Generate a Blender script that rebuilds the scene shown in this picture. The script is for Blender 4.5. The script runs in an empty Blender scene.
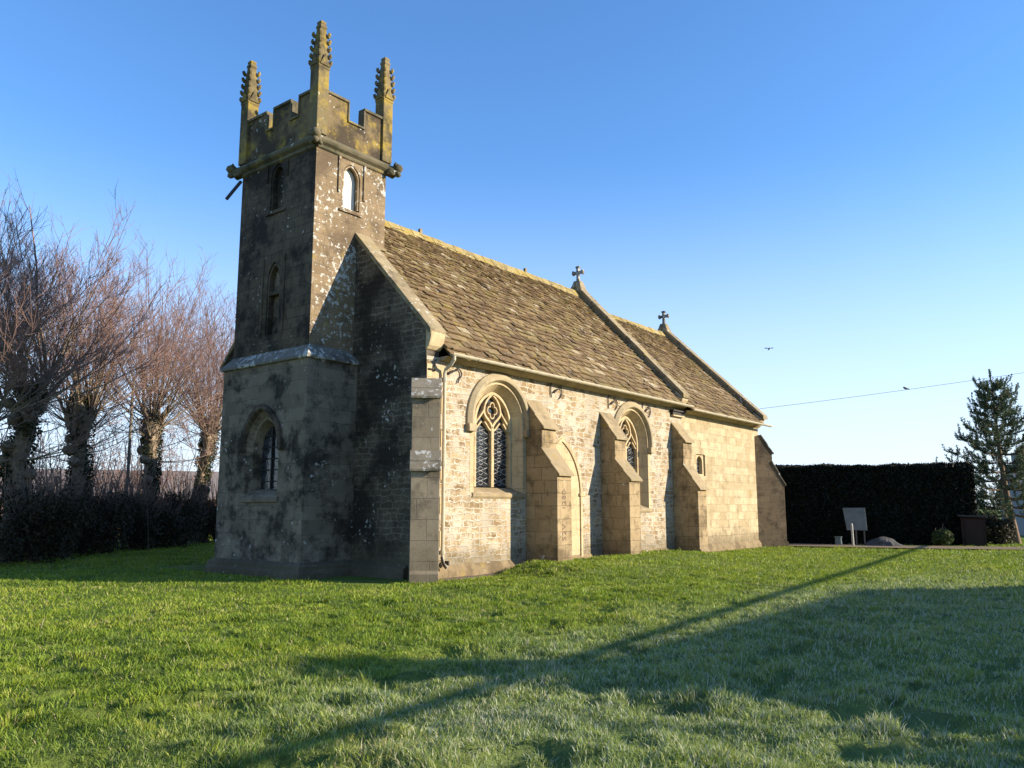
import bpy, bmesh, math, random
import numpy as np
from mathutils import Vector, Matrix

sc = bpy.context.scene
R = math.radians
C = sc.collection

# ---------------------------------------------------------------- camera, sky, sun, exposure
SUN_EL, SUN_AZ = R(18.0), R(147.0)                 # azimuth measured from +Y towards +X
SUN = Vector((math.sin(SUN_AZ)*math.cos(SUN_EL), math.cos(SUN_AZ)*math.cos(SUN_EL), math.sin(SUN_EL)))
cam_d = bpy.data.cameras.new('camera')
cam_d.sensor_width = 36.0
cam_d.lens = 814.6/1024*36
cam_d.clip_start = 0.1
cam_d.clip_end = 8000
cam = bpy.data.objects.new('camera', cam_d)
C.objects.link(cam)
CAM = Vector((-13.862, -13.146, 1.6))
cam.location = CAM
cam.rotation_euler = (R(90+8.65), 0, R(38.42-90))
sc.camera = cam

world = bpy.data.worlds.new('World'); sc.world = world; world.use_nodes = True
wn = world.node_tree
sky = wn.nodes.new('ShaderNodeTexSky'); sky.sky_type = 'NISHITA'; sky.sun_disc = False
sky.sun_elevation = SUN_EL; sky.sun_rotation = SUN_AZ
sky.air_density = 1.0; sky.dust_density = 0.1; sky.ozone_density = 1.5
# the Nishita sky, graded a little: deeper blue overhead, a pale winter haze instead of a sunset band low down
_n = lambda typ: wn.nodes.new('ShaderNode'+typ)
_tc = _n('TexCoord'); _sp = _n('SeparateXYZ'); wn.links.new(_tc.outputs['Generated'], _sp.inputs[0])
_tint = _n('Mix'); _tint.data_type = 'RGBA'; _tint.blend_type = 'MULTIPLY'; _tint.inputs[0].default_value = 1.0
wn.links.new(sky.outputs[0], _tint.inputs[6]); _tint.inputs[7].default_value = (.71, 1.12, 1.58, 1)
_mr = _n('MapRange'); _mr.interpolation_type = 'SMOOTHSTEP'; wn.links.new(_sp.outputs[2], _mr.inputs[0])
_mr.inputs[1].default_value = .42; _mr.inputs[2].default_value = -.04; _mr.inputs[4].default_value = .86
_hz = _n('Mix'); _hz.data_type = 'RGBA'; wn.links.new(_mr.outputs[0], _hz.inputs[0]); wn.links.new(_tint.outputs[2], _hz.inputs[6])
_hz.inputs[7].default_value = (5.0, 5.4, 6.3, 1)
wn.links.new(_hz.outputs[2], wn.nodes['Background'].inputs[0])
wn.nodes['Background'].inputs[1].default_value = 0.098

sun_d = bpy.data.lights.new('sun', 'SUN'); sun_d.energy = 5.0; sun_d.angle = R(0.5); sun_d.color = (1.0, 0.89, 0.72)
sun = bpy.data.objects.new('sun', sun_d); C.objects.link(sun)
sun.rotation_euler = SUN.to_track_quat('Z', 'Y').to_euler()
sun.location = SUN*60
vs = sc.view_settings
vs.view_transform = 'Standard'; vs.look = 'None'; vs.gamma = 1; vs.exposure = 1.0; vs.use_curve_mapping = False

rnd = random.Random(7)
nr = np.random.RandomState(11)

# ---------------------------------------------------------------- object helpers
def tag(o, label=None, cat=None, group=None, kind=None):
    if label: o['label'] = label
    if cat: o['category'] = cat
    if group: o['group'] = group
    if kind: o['kind'] = kind
    return o

def thing(name, label, cat, loc=(0, 0, 0), rz=0.0, group=None):
    o = bpy.data.objects.new(name, None); C.objects.link(o)
    o.location = loc; o.rotation_euler = (0, 0, rz); o.empty_display_size = 0.3
    return tag(o, label, cat, group)

def copy_tree(o, parent=None):
    c = o.copy(); C.objects.link(c); c.parent = parent
    for ch in list(o.children): copy_tree(ch, c)
    return c

def relabel(o, label): o['label'] = label; return o

def box_uv(me):
    """metres-sized UVs from world-aligned box projection"""
    uv = me.uv_layers.new(name='UVMap').data
    vco = me.vertices
    for p in me.polygons:
        n = p.normal
        if abs(n.z) > 0.80:
            t = Vector((1, 0, 0)); b = Vector((0, 1, 0))
        else:
            t = Vector((-n.y, n.x, 0)).normalized(); b = n.cross(t)
            if b.z < 0: b = -b
        for li in p.loop_indices:
            co = vco[me.loops[li].vertex_index].co
            uv[li].uv = (co.dot(t), co.dot(b))

class MB:
    def __init__(s): s.v = []; s.f = []
    def add(s, vs, fs):
        o = len(s.v); s.v += [tuple(v) for v in vs]; s.f += [tuple(i+o for i in f) for f in fs]
    def box(s, x0, x1, y0, y1, z0, z1):
        s.add([(x0,y0,z0),(x1,y0,z0),(x1,y1,z0),(x0,y1,z0),(x0,y0,z1),(x1,y0,z1),(x1,y1,z1),(x0,y1,z1)],
              [(0,3,2,1),(4,5,6,7),(0,1,5,4),(1,2,6,5),(2,3,7,6),(3,0,4,7)])
    def hull8(s, pts):       # bottom ring of 4, top ring of 4
        s.add(pts, [(0,3,2,1),(4,5,6,7),(0,1,5,4),(1,2,6,5),(2,3,7,6),(3,0,4,7)])
    def prism(s, prof, a, b):   # prof: list of 3D points (planar loop), extruded by the vector b-a
        d = Vector(b)-Vector(a); n = len(prof)
        p0 = [Vector(p)+Vector(a) for p in prof]; p1 = [p+d for p in p0]
        s.add(p0+p1, [tuple(range(n))[::-1], tuple(range(n, 2*n))]+[(i, (i+1) % n, n+(i+1) % n, n+i) for i in range(n)])
    def tube(s, pts, rad, n=8, cap=True):
        pts = [Vector(p) for p in pts]
        if not hasattr(rad, '__len__'): rad = [rad]*len(pts)
        rings = []; up = None
        for i, p in enumerate(pts):
            d = (pts[min(i+1, len(pts)-1)]-pts[max(i-1, 0)])
            d = d.normalized() if d.length > 1e-9 else Vector((0,0,1))
            if up is None: up = Vector((0,0,1)) if abs(d.z) < .9 else Vector((1,0,0))
            u = (up-d*up.dot(d)).normalized(); w = d.cross(u); up = u
            rings.append([p+(u*math.cos(2*math.pi*k/n)+w*math.sin(2*math.pi*k/n))*rad[i] for k in range(n)])
        vs = [v for r in rings for v in r]; fs = []
        for i in range(len(pts)-1):
            for k in range(n): fs.append((i*n+k, i*n+(k+1) % n, (i+1)*n+(k+1) % n, (i+1)*n+k))
        if cap: fs.append(tuple(range(n))[::-1]); fs.append(tuple(range((len(pts)-1)*n, len(pts)*n)))
        s.add(vs, fs)
    def sweep(s, path, prof, U, closed=False):
        """prof: 2D (a, b): a along the in-plane normal of the path, b along U (fixed)"""
        path = [Vector(p) for p in path]; U = Vector(U).normalized(); n = len(prof); vs = []
        for i, p in enumerate(path):
            d = (path[min(i+1, len(path)-1)]-path[max(i-1, 0)]).normalized()
            q = d.cross(U).normalized()
            k = 1.0
            if 0 < i < len(path)-1:
                d1 = (path[i+1]-p).normalized(); k = 1/max(.5, d1.dot(d))
            for a, b in prof: vs.append(p+q*a*k+U*b)
        fs = []
        for i in range(len(path)-1):
            for k in range(n): fs.append((i*n+k, i*n+(k+1) % n, (i+1)*n+(k+1) % n, (i+1)*n+k))
        fs.append(tuple(range(n))[::-1]); fs.append(tuple(range((len(path)-1)*n, len(path)*n)))
        s.add(vs, fs)
    def build(s, name, mat, parent=None, bevel=0, smooth=False, uv=True, fix=True):
        me = bpy.data.meshes.new(name); me.from_pydata(s.v, [], s.f); me.update()
        if fix:
            bm = bmesh.new(); bm.from_mesh(me); bmesh.ops.recalc_face_normals(bm, faces=bm.faces); bm.to_mesh(me); bm.free()
        me.materials.append(mat)
        if uv: box_uv(me)
        if smooth: me.polygons.foreach_set('use_smooth', [True]*len(me.polygons))
        o = bpy.data.objects.new(name, me); C.objects.link(o); o.parent = parent
        if bevel:
            b = o.modifiers.new('bevel', 'BEVEL'); b.width = bevel; b.segments = 2; b.limit_method = 'ANGLE'; b.angle_limit = R(35)
        return o

def np_mesh(name, verts, loops, starts, mat, parent=None, attrs=None):
    """fast mesh from numpy arrays; attrs: name -> per-vertex float array"""
    me = bpy.data.meshes.new(name)
    me.vertices.add(len(verts)); me.vertices.foreach_set('co', np.asarray(verts, np.float32).ravel())
    me.loops.add(len(loops)); me.loops.foreach_set('vertex_index', np.asarray(loops, np.int32))
    me.polygons.add(len(starts)); me.polygons.foreach_set('loop_start', np.asarray(starts, np.int32))
    if attrs:
        for k, a in attrs.items():
            at = me.attributes.new(k, 'FLOAT', 'POINT'); at.data.foreach_set('value', np.asarray(a, np.float32))
    me.update(calc_edges=True); me.materials.append(mat)
    o = bpy.data.objects.new(name, me); C.objects.link(o); o.parent = parent
    return o

# ---------------------------------------------------------------- numpy value noise
_tab = np.random.RandomState(3).rand(256, 256)
def vnoise(x, y):
    xi = np.floor(x).astype(int); yi = np.floor(y).astype(int); fx = x-xi; fy = y-yi
    fx = fx*fx*(3-2*fx); fy = fy*fy*(3-2*fy)
    g = lambda a, b: _tab[a & 255, b & 255]
    return (g(xi,yi)*(1-fx)+g(xi+1,yi)*fx)*(1-fy)+(g(xi,yi+1)*(1-fx)+g(xi+1,yi+1)*fx)*fy
def fbm(x, y, o=4):
    r = 0; a = .5
    for i in range(o): r = r+a*vnoise(x*2**i+17*i, y*2**i+31*i); a *= .5
    return r/(1-.5**o)
def sstep(a, b, x):
    t = np.clip((x-a)/(b-a), 0, 1); return t*t*(3-2*t)

def ground_h(x, y):
    x = np.asarray(x, float); y = np.asarray(y, float)
    d = np.hypot(x-CAM.x, y-CAM.y)
    fade = sstep(48, 26, d)
    h = (fbm(x*.22, y*.22, 2)-.5)*.10*fade
    lump = fbm(x*1.5+5, y*1.5+9, 3)
    near = sstep(26, 6, d)*sstep(-.4, -2.5, y)
    h = h + (lump-.5)*.10*near + (fbm(x*3.4+2, y*3.4+7, 2)-.5)*.12*near
    h = h - sstep(.58, .70, fbm(x*1.9+40, y*2.9+3, 3))*.085*near
    # bank against the south wall between the first and the last buttress
    h = h + .27*sstep(1.2, 2.6, x)*sstep(14, 8, x)*sstep(-4.5, -1.2, y)*sstep(3, 1, y)
    inside = sstep(-2.6, -1.8, x)*sstep(20.5, 19.8, x)*sstep(-.7, -.1, y)*sstep(9.2, 8.5, y)
    return h*(1-inside)

# ---------------------------------------------------------------- materials
class NT:
    def __init__(s, name):
        s.m = bpy.data.materials.new(name); s.m.use_nodes = True; s.t = s.m.node_tree
        s.b = s.t.nodes['Principled BSDF']; s.b.inputs['Specular IOR Level'].default_value = .25
    def n(s, typ, props=None, **ins):
        nd = s.t.nodes.new('ShaderNode'+typ)
        for k, v in (props or {}).items(): setattr(nd, k, v)
        for k, v in ins.items():
            key = int(k[1:]) if k[0] == 'i' and k[1:].isdigit() else k.replace('_', ' ')
            s.set(nd.inputs[key], v)
        return nd
    def set(s, sock, v):
        if hasattr(v, 'is_output') or hasattr(v, 'links') and not isinstance(v, (int, float)): s.t.links.new(v, sock)
        else:
            if hasattr(v, '__len__') and len(v) == 3 and sock.type == 'RGBA': v = (*v, 1)
            sock.default_value = v
    def math(s, op, a, b=0.0, c=None, clamp=False):
        nd = s.n('Math', {'operation': op, 'use_clamp': clamp}, i0=a, i1=b)
        if c is not None: s.set(nd.inputs[2], c)
        return nd.outputs[0]
    def mix(s, f, a, b, mode='MIX'):
        nd = s.n('Mix', {'data_type': 'RGBA', 'blend_type': mode}); s.set(nd.inputs[0], f); s.set(nd.inputs[6], a); s.set(nd.inputs[7], b)
        return nd.outputs[2]
    def ss(s, x, a, b):
        nd = s.n('MapRange', {'interpolation_type': 'SMOOTHSTEP'}); s.set(nd.inputs[0], x); nd.inputs[1].default_value = a; nd.inputs[2].default_value = b
        return nd.outputs[0]
    def noise(s, vec, scale, detail=4, rough=.55):
        return s.n('TexNoise', None, Vector=vec, Scale=scale, Detail=detail, Roughness=rough).outputs[0]
    def ramp(s, f, stops):
        nd = s.n('ValToRGB', None, Fac=f); e = nd.color_ramp.elements
        while len(e) < len(stops): e.new(.5)
        for q, (p, c) in zip(e, stops): q.position = p; q.color = (*c, 1)
        return nd.outputs[0]
    def vmul(s, v, k): 
        return s.n('VectorMath', {'operation': 'MULTIPLY'}, i0=v, i1=k).outputs[0]
    def vadd(s, v, k): 
        return s.n('VectorMath', {'operation': 'ADD'}, i0=v, i1=k).outputs[0]
    def out(s, col, rough=.9, height=None, bump=.3, dist=.02):
        s.set(s.b.inputs['Base Color'], col); s.set(s.b.inputs['Roughness'], rough)
        if height is not None:
            bp = s.n('Bump', None, Strength=bump, Distance=dist, Height=height); s.t.links.new(bp.outputs[0], s.b.inputs['Normal'])
        return s.m

def lichen(t, obj, col, white=.5, yellow=.0, scale=7.0):
    """crusts of white and ochre lichen with a shape of their own"""
    if white > 0:
        n1 = t.noise(obj, scale*1.15, 5, .62); area = t.noise(obj, .9, 3)
        thr = t.math('ADD', n1, t.math('MULTIPLY', t.math('SUBTRACT', area, .5), .45))
        col = t.mix(t.math('MULTIPLY', t.ss(thr, .73-.17*white, .77-.17*white), .78), col, (.52,.51,.46))
        n2 = t.noise(obj, scale*4.2, 3, .6)
        thr2 = t.math('ADD', n2, t.math('MULTIPLY', t.math('SUBTRACT', area, .5), .35))
        col = t.mix(t.math('MULTIPLY', t.ss(thr2, .80-.16*white, .83-.16*white), .5), col, (.46,.45,.40))
    if yellow > 0:
        m = t.ss(t.noise(obj, 2.1, 5, .7), .60-.25*yellow, .78-.25*yellow)
        col = t.mix(t.math('MULTIPLY', m, .8), col, (.30,.21,.035))
    return col

def rubble(name, stones, mortar, wash=.5, dark=(.03,.027,.022), dark_amt=0.0, white=0.0, size=3.3, bump=.7):
    t = NT(name); uv = t.n('UVMap').outputs[0]; obj = t.n('TexCoord').outputs['Object']
    d = t.vadd(uv, t.vmul(t.vadd(t.n('TexNoise', None, Vector=uv, Scale=3.4, Detail=5.0, Roughness=.66).outputs[1], (-.5,-.5,-.5)), (.34,.22,0)))
    bk = t.n('TexBrick', {'offset': .37, 'offset_frequency': 2, 'squash': .62, 'squash_frequency': 3}, Vector=d, Color1=(0,0,0), Color2=(1,1,1), Mortar=(.5,.5,.5), Scale=1.0, Mortar_Size=.026, Mortar_Smooth=.8, Brick_Width=.36, Row_Height=.145, Bias=0.0)
    v = t.n('TexVoronoi', {'voronoi_dimensions': '2D', 'feature': 'F1'}, Vector=t.vmul(d, (1, 2.1, 1)), Scale=2.6, Randomness=1.0)
    e = t.math('SUBTRACT', .25, t.math('MULTIPLY', bk.outputs[1], .25))
    sc_ = t.n('SeparateColor', None, Color=t.mix(.5, bk.outputs[0], v.outputs['Color']))
    col = t.ramp(sc_.outputs[0], stones)
    fine = t.noise(uv, 26, 4, .65)
    col = t.mix(t.math('MULTIPLY', t.ss(fine, .35, .75), .35), col, (.10,.065,.03))
    n2 = t.noise(uv, 2.6, 5, .7)
    edge = t.math('SUBTRACT', e, t.math('MULTIPLY', t.math('SUBTRACT', t.noise(uv, 14, 4, .7), .45), .22))
    joint = t.ss(edge, .10, .02)
    w = t.math('MULTIPLY', t.ss(t.math('ADD', n2, t.math('MULTIPLY', fine, .25)), .78-.3*wash, .92-.3*wash), wash)
    m = t.math('MAXIMUM', joint, w)
    mc = t.mix(t.ss(t.noise(uv, 1.3, 4), .35, .7), mortar, tuple(c*.72 for c in mortar))
    col = t.mix(t.math('MULTIPLY', m, .9), col, mc)
    if dark_amt > 0:
        dk = t.ss(t.noise(obj, .75, 5, .65), .66-.45*dark_amt, .86-.45*dark_amt)
        col = t.mix(t.math('MULTIPLY', dk, .88), col, dark)
    col = lichen(t, obj, col, white)
    # splashed soil and green damp at the wall foot
    z = t.n('SeparateXYZ', None, Vector=obj).outputs[2]
    zz = t.math('ADD', z, t.math('MULTIPLY', t.noise(obj, 2.4, 5, .7), -1.5))
    col = t.mix(t.math('MULTIPLY', t.ss(zz, .20, -.45), .6), col, (.13,.105,.06))
    h = t.math('ADD', t.math('MULTIPLY', t.ss(e, 0, .16), 1.0), t.math('ADD', t.math('MULTIPLY', fine, .55), t.math('MULTIPLY', sc_.outputs[1], .5)))
    return t.out(col, .93, h, bump, .03)

def ashlar(name, c1, c2, joint=(.22,.17,.11), bw=.62, rh=.30, dark=(.03,.027,.022), dark_amt=0.0, white=0.0, yellow=0.0, grime=.35, bump=.35, mort=.011, foot=0.0, jmix=.75, warp=.02, pale=0.0):
    t = NT(name); uv = t.n('UVMap').outputs[0]; obj = t.n('TexCoord').outputs['Object']
    d = t.vadd(uv, t.vmul(t.vadd(t.n('TexNoise', None, Vector=uv, Scale=2.2, Detail=4.0).outputs[1], (-.5,-.5,-.5)), (warp*2.2,warp*1.4,0)))
    b = t.n('TexBrick', {'offset': .43, 'squash': .75, 'squash_frequency': 3}, Vector=d, Color1=(0,0,0), Color2=(1,1,1), Mortar=(.5,.5,.5), Scale=1.0, Mortar_Size=mort, Mortar_Smooth=.3, Brick_Width=bw, Row_Height=rh, Bias=0.0)
    blk = t.n('SeparateColor', None, Color=b.outputs[0]).outputs[0]
    col = t.mix(blk, c1, c2)
    fine = t.noise(uv, 30, 5, .7); med = t.noise(obj, 3.2, 6, .72)
    col = t.mix(t.math('MULTIPLY', t.ss(fine, .45, .72), .4), col, tuple(c*.45 for c in c1))
    col = t.mix(t.math('MULTIPLY', t.ss(med, .48, .68), grime), col, (c1[0]*.42, c1[1]*.40, c1[2]*.38))
    col = t.mix(t.math('MULTIPLY', t.ss(t.noise(obj, 1.4, 5, .7), .5, .68), .35), col, tuple(min(.6, c*1.35) for c in c2))
    col = t.mix(t.math('MULTIPLY', t.math('MULTIPLY', b.outputs[1], t.ss(t.noise(obj, 1.7, 4, .6), .30, .60)), jmix), col, joint)
    if pale > 0:
        z = t.n('SeparateXYZ', None, Vector=obj).outputs[2]
        pm = t.ss(t.math('ADD', t.math('MULTIPLY', z, -.16), t.noise(obj, 1.9, 6, .72)), .36, .52)
        col = t.mix(t.math('MULTIPLY', pm, pale), col, (.27,.225,.165))
    if foot > 0:
        z = t.n('SeparateXYZ', None, Vector=obj).outputs[2]
        fm = t.math('MULTIPLY', t.ss(t.math('ADD', z, t.math('MULTIPLY', med, -1.6)), .25, -.6), foot)
        col = t.mix(fm, col, (.11,.085,.05))
    if dark_amt > 0:
        dk = t.ss(t.noise(obj, .8, 6, .68), .66-.45*dark_amt, .84-.45*dark_amt)
        col = t.mix(t.math('MULTIPLY', dk, .88), col, dark)
    col = lichen(t, obj, col, white, yellow)
    h = t.math('ADD', t.math('MULTIPLY', b.outputs[1], -.8), t.math('ADD', t.math('MULTIPLY', fine, .35), t.math('MULTIPLY', med, .9)))
    return t.out(col, .92, h, bump, .025)

def plain(name, col, rough=.6, metal=0.0, var=.25, scale=8, spec=.3):
    t = NT(name); obj = t.n('TexCoord').outputs['Object']
    n = t.noise(obj, scale, 4, .65)
    c = t.mix(t.math('MULTIPLY', t.ss(n, .35, .7), var), col, tuple(c*.4 for c in col))
    t.b.inputs['Metallic'].default_value = metal; t.b.inputs['Specular IOR Level'].default_value = spec
    return t.out(c, rough, n, .15, .01)

M = {}
M['rubble'] = rubble('rubble_stone', [(.2,(.18,.12,.06)),(.38,(.36,.255,.135)),(.5,(.27,.185,.095)),(.62,(.42,.32,.185)),(.72,(.30,.21,.11)),(.85,(.21,.14,.07))], (.585,.52,.41), wash=.72)
M['rubble_dark'] = rubble('weathered_shaded_rubble', [(0,(.08,.062,.042)),(.5,(.125,.098,.066)),(1,(.06,.046,.032))], (.24,.205,.155), wash=.5, dark=(.020,.016,.012), dark_amt=.54, white=.35, bump=.5)  # dark staining, plus west-side shade put into the rubble colour
M['tower_lower'] = ashlar('tower_ashlar', (.155,.122,.084), (.23,.185,.13), (.06,.046,.03), .62, .33, dark=(.020,.016,.012), dark_amt=.46, white=.35, grime=.75, foot=.0, mort=.011, jmix=.5, warp=.05, pale=.85)
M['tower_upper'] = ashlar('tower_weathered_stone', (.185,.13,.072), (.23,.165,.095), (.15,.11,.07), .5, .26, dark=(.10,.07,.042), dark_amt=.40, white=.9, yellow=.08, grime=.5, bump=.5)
M['tower_west_shade'] = ashlar('tower_stained_shaded_stone', (.095,.070,.044), (.13,.097,.062), (.035,.027,.02), .5, .26, dark=(.018,.014,.011), dark_amt=.5, white=.3, grime=.5, bump=.5)  # black staining and the shade of the west face, both in the colour
M['parapet'] = ashlar('parapet_stone', (.14,.10,.05), (.18,.13,.065), (.13,.10,.06), .6, .34, dark=(.04,.03,.02), dark_amt=.6, white=.35, yellow=.42, grime=.7)
M['pinnacle'] = ashlar('pinnacle_stone', (.15,.115,.055), (.19,.145,.072), (.15,.12,.06), .5, .45, dark=(.05,.04,.024), dark_amt=.42, white=.2, yellow=.55, grime=.4)
M['string'] = ashlar('string_course_stone', (.12,.10,.06), (.15,.125,.075), (.12,.10,.07), .9, .6, dark=(.05,.05,.03), dark_amt=.35, white=.35, yellow=.22)
M['weathering'] = ashlar('lichened_weathering', (.15,.135,.11), (.19,.17,.14), (.1,.09,.07), .8, .5, dark=(.05,.045,.04), dark_amt=.3, white=1.0, grime=.3)
M['chancel'] = ashlar('chancel_ashlar', (.34,.26,.145), (.47,.375,.23), (.25,.19,.11), .58, .29, grime=.55, bump=.5, foot=.7, yellow=.05)
M['buttress'] = ashlar('buttress_ashlar', (.30,.215,.115), (.36,.265,.145), (.15,.11,.06), .52, .33, bump=.7, dark=(.12,.085,.045), dark_amt=.42, white=.2, yellow=.05, grime=.7, warp=.035, foot=.45)
M['set_off'] = ashlar('set_off_slab', (.27,.205,.115), (.32,.245,.14), (.2,.16,.1), 1.2, 1.0, dark=(.17,.13,.08), dark_amt=.3, white=.25, yellow=.12, mort=.003)
M['grey_buttress'] = ashlar('grey_buttress_stone', (.27,.21,.135), (.32,.25,.165), (.15,.12,.09), .7, .45, dark=(.12,.095,.065), dark_amt=.35, white=.25, grime=.4, foot=.4)
M['grey_set_off'] = ashlar('grey_set_off_slab', (.20,.17,.12), (.23,.19,.13), (.15,.12,.09), 1.4, 1.0, dark=(.11,.09,.065), dark_amt=.3, white=.95, mort=.003)
M['brown_buttress'] = ashlar('shaded_buttress_stone', (.15,.105,.062), (.19,.135,.08), (.11,.08,.05), .45, .26, dark=(.07,.05,.032), dark_amt=.45, white=.15, grime=.7, foot=.3, warp=.04)  # dim grazing light on this buttress put into a darker brown
M['dressed'] = ashlar('dressed_stone', (.45,.34,.19), (.50,.38,.22), (.27,.20,.12), .45, .42, grime=.5, bump=.35, dark=(.17,.125,.07), dark_amt=.22)
M['hood'] = ashlar('hood_mould_stone', (.34,.27,.165), (.38,.30,.18), (.28,.22,.13), .5, .5, dark=(.17,.14,.09), dark_amt=.3, white=.15, mort=.004)
M['coping'] = ashlar('coping_stone', (.24,.185,.105), (.30,.235,.135), (.18,.14,.09), .9, .7, dark=(.10,.08,.05), dark_amt=.35, white=.6, yellow=.22, grime=.6)
M['ridge'] = ashlar('lichened_ridge_stone', (.30,.23,.09), (.35,.27,.11), (.15,.11,.05), .5, .5, dark=(.13,.10,.06), dark_amt=.35, yellow=.5, grime=.6, white=.3)
M['iron'] = plain('wrought_iron', (.035,.028,.022), .7, 0, .5, 20)
M['gutter'] = plain('cream_painted_gutter', (.46,.40,.28), .5, 0, .3, 6)
M['dark'] = plain('dark_interior', (.012,.011,.010), .95)
M['louvre'] = plain('white_louvre_board', (.72,.68,.58), .7, 0, .12, 5)
M['lead_pipe'] = plain('lead_spout', (.05,.05,.052), .6)
M['carving'] = plain('carved_shadow_stone', (.17,.115,.075), .95, 0, .3, 12)

def m_slate():
    t = NT('stone_roof_slate'); obj = t.n('TexCoord').outputs['Object']; g = t.n('NewGeometry')
    r = g.outputs['Random Per Island']
    col = t.ramp(r, [(0,(.10,.062,.03)),(.25,(.20,.13,.06)),(.5,(.15,.098,.048)),(.75,(.26,.18,.085)),(.92,(.20,.15,.055)),(1,(.42,.34,.22))])
    n = t.noise(obj, 11, 5, .7); big = t.noise(obj, .7, 4, .6)
    col = t.mix(t.math('MULTIPLY', t.ss(n, .42, .7), .5), col, (.07,.05,.03))
    col = t.mix(t.math('MULTIPLY', t.ss(big, .5, .72), .45), col, (.17,.135,.05))
    col = lichen(t, obj, col, .28, .12, 6)
    return t.out(col, .93, n, .5, .02)
M['slate'] = m_slate()

def m_glass():
    t = NT('leaded_glass'); uv = t.n('UVMap').outputs[0]
    n = t.noise(uv, 7, 2)
    t.b.inputs['Specular IOR Level'].default_value = .6
    return t.out(t.mix(t.ss(n, .4, .6), (.012,.014,.017), (.035,.04,.046)), .12, t.noise(uv, 11, 2), .25, .02)
M['glass'] = m_glass()
M['leading'] = plain('lead_cames', (.36,.35,.33), .55, 0, .3, 15)
M['bars'] = plain('iron_saddle_bars', (.03,.03,.03), .6)

def m_grass():
    t = NT('grass_blades')
    tip = t.n('Attribute', {'attribute_name': 'tip'}).outputs['Fac']; hue = t.n('Attribute', {'attribute_name': 'hue'}).outputs['Fac']
    fr = t.n('Attribute', {'attribute_name': 'frost'}).outputs['Fac']
    col = t.ramp(hue, [(0,(.06,.090,.014)),(.28,(.175,.26,.022)),(.58,(.30,.38,.034)),(.84,(.41,.41,.058)),(.92,(.42,.34,.14)),(1,(.52,.43,.24))])
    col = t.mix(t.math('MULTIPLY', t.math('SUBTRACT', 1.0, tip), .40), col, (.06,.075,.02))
    col = t.mix(t.math('MULTIPLY', fr, .78), col, (.50,.50,.40))
    t.set(t.b.inputs['Base Color'], col); t.b.inputs['Roughness'].default_value = .55
    tr = t.n('BsdfTranslucent'); t.set(tr.inputs[0], t.mix(.6, col, (.25,.33,.02), 'MIX'))
    mx = t.n('MixShader'); mx.inputs[0].default_value = .33
    t.t.links.new(t.b.outputs[0], mx.inputs[1]); t.t.links.new(tr.outputs[0], mx.inputs[2])
    t.t.links.new(mx.outputs[0], t.t.nodes['Material Output'].inputs[0])
    return t.m
M['grass'] = m_grass()

def m_lawn():
    t = NT('lawn_turf'); obj = t.n('TexCoord').outputs['Object']
    fr = t.n('Attribute', {'attribute_name': 'frost'}).outputs['Fac']
    n = t.noise(obj, 1.2, 6, .7); f = t.noise(obj, 16, 5, .75)
    col = t.mix(t.ss(n, .35, .65), (.10,.14,.02), (.17,.22,.03))
    col = t.mix(t.math('MULTIPLY', t.ss(f, .42, .7), .6), col, (.035,.05,.012))
    col = t.mix(t.math('MULTIPLY', t.ss(t.noise(obj, .25, 4), .5, .7), .3), col, (.17,.175,.04))
    col = t.mix(t.math('MULTIPLY', fr, .15), col, (.2,.22,.17))
    return t.out(col, .95, f, .8, .06)
M['lawn'] = m_lawn()

def m_bark():
    t = NT('lime_bark'); obj = t.n('TexCoord').outputs['Object']
    tip = t.n('Attribute', {'attribute_name': 'tip'}).outputs['Fac']
    n = t.noise(obj, 9, 5, .7)
    c0 = t.mix(t.ss(n, .4, .65), (.27,.205,.135), (.12,.09,.06))
    col = t.mix(t.ss(tip, .1, .75), c0, (.26,.16,.13))
    return t.out(col, .85, n, .4, .02)
M['bark'] = m_bark()

def m_leaf(name, a, b, c, trans=.2):
    t = NT(name); g = t.n('NewGeometry'); r = g.outputs['Random Per Island']
    col = t.ramp(r, [(0, a), (.55, b), (1, c)])
    t.set(t.b.inputs['Base Color'], col); t.b.inputs['Roughness'].default_value = .6
    tr = t.n('BsdfTranslucent'); t.set(tr.inputs[0], col)
    mx = t.n('MixShader'); mx.inputs[0].default_value = trans
    t.t.links.new(t.b.outputs[0], mx.inputs[1]); t.t.links.new(tr.outputs[0], mx.inputs[2])
    t.t.links.new(mx.outputs[0], t.t.nodes['Material Output'].inputs[0])
    return t.m
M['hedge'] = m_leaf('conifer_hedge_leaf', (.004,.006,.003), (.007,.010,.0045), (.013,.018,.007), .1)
M['ivy'] = m_leaf('ivy_leaf', (.012,.022,.008), (.03,.045,.014), (.07,.07,.025), .15)
M['scrub'] = m_leaf('scrub_leaf', (.018,.016,.009), (.035,.032,.014), (.09,.062,.03), .15)
M['pine'] = m_leaf('pine_needle', (.04,.072,.036), (.07,.112,.055), (.13,.16,.08), .22)
M['bush'] = m_leaf('garden_bush_leaf', (.04,.06,.016), (.08,.105,.03), (.12,.14,.05), .25)
M['trunk'] = plain('pine_trunk_bark', (.20,.13,.08), .9, 0, .6, 9)
# ================================================================ THE GROUND
def frost_at(x, y):
    n = fbm(np.asarray(x)*.55, np.asarray(y)*.55, 4)
    base = sstep(-6.2, -9.0, np.asarray(y)+(n-.5)*3.0)*sstep(-12.6, -8.6, np.asarray(x)+(n-.5)*2.5)
    base = base*sstep(12, 3, np.asarray(x))
    return np.clip(base*(.45+.9*n), 0, 1)

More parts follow.
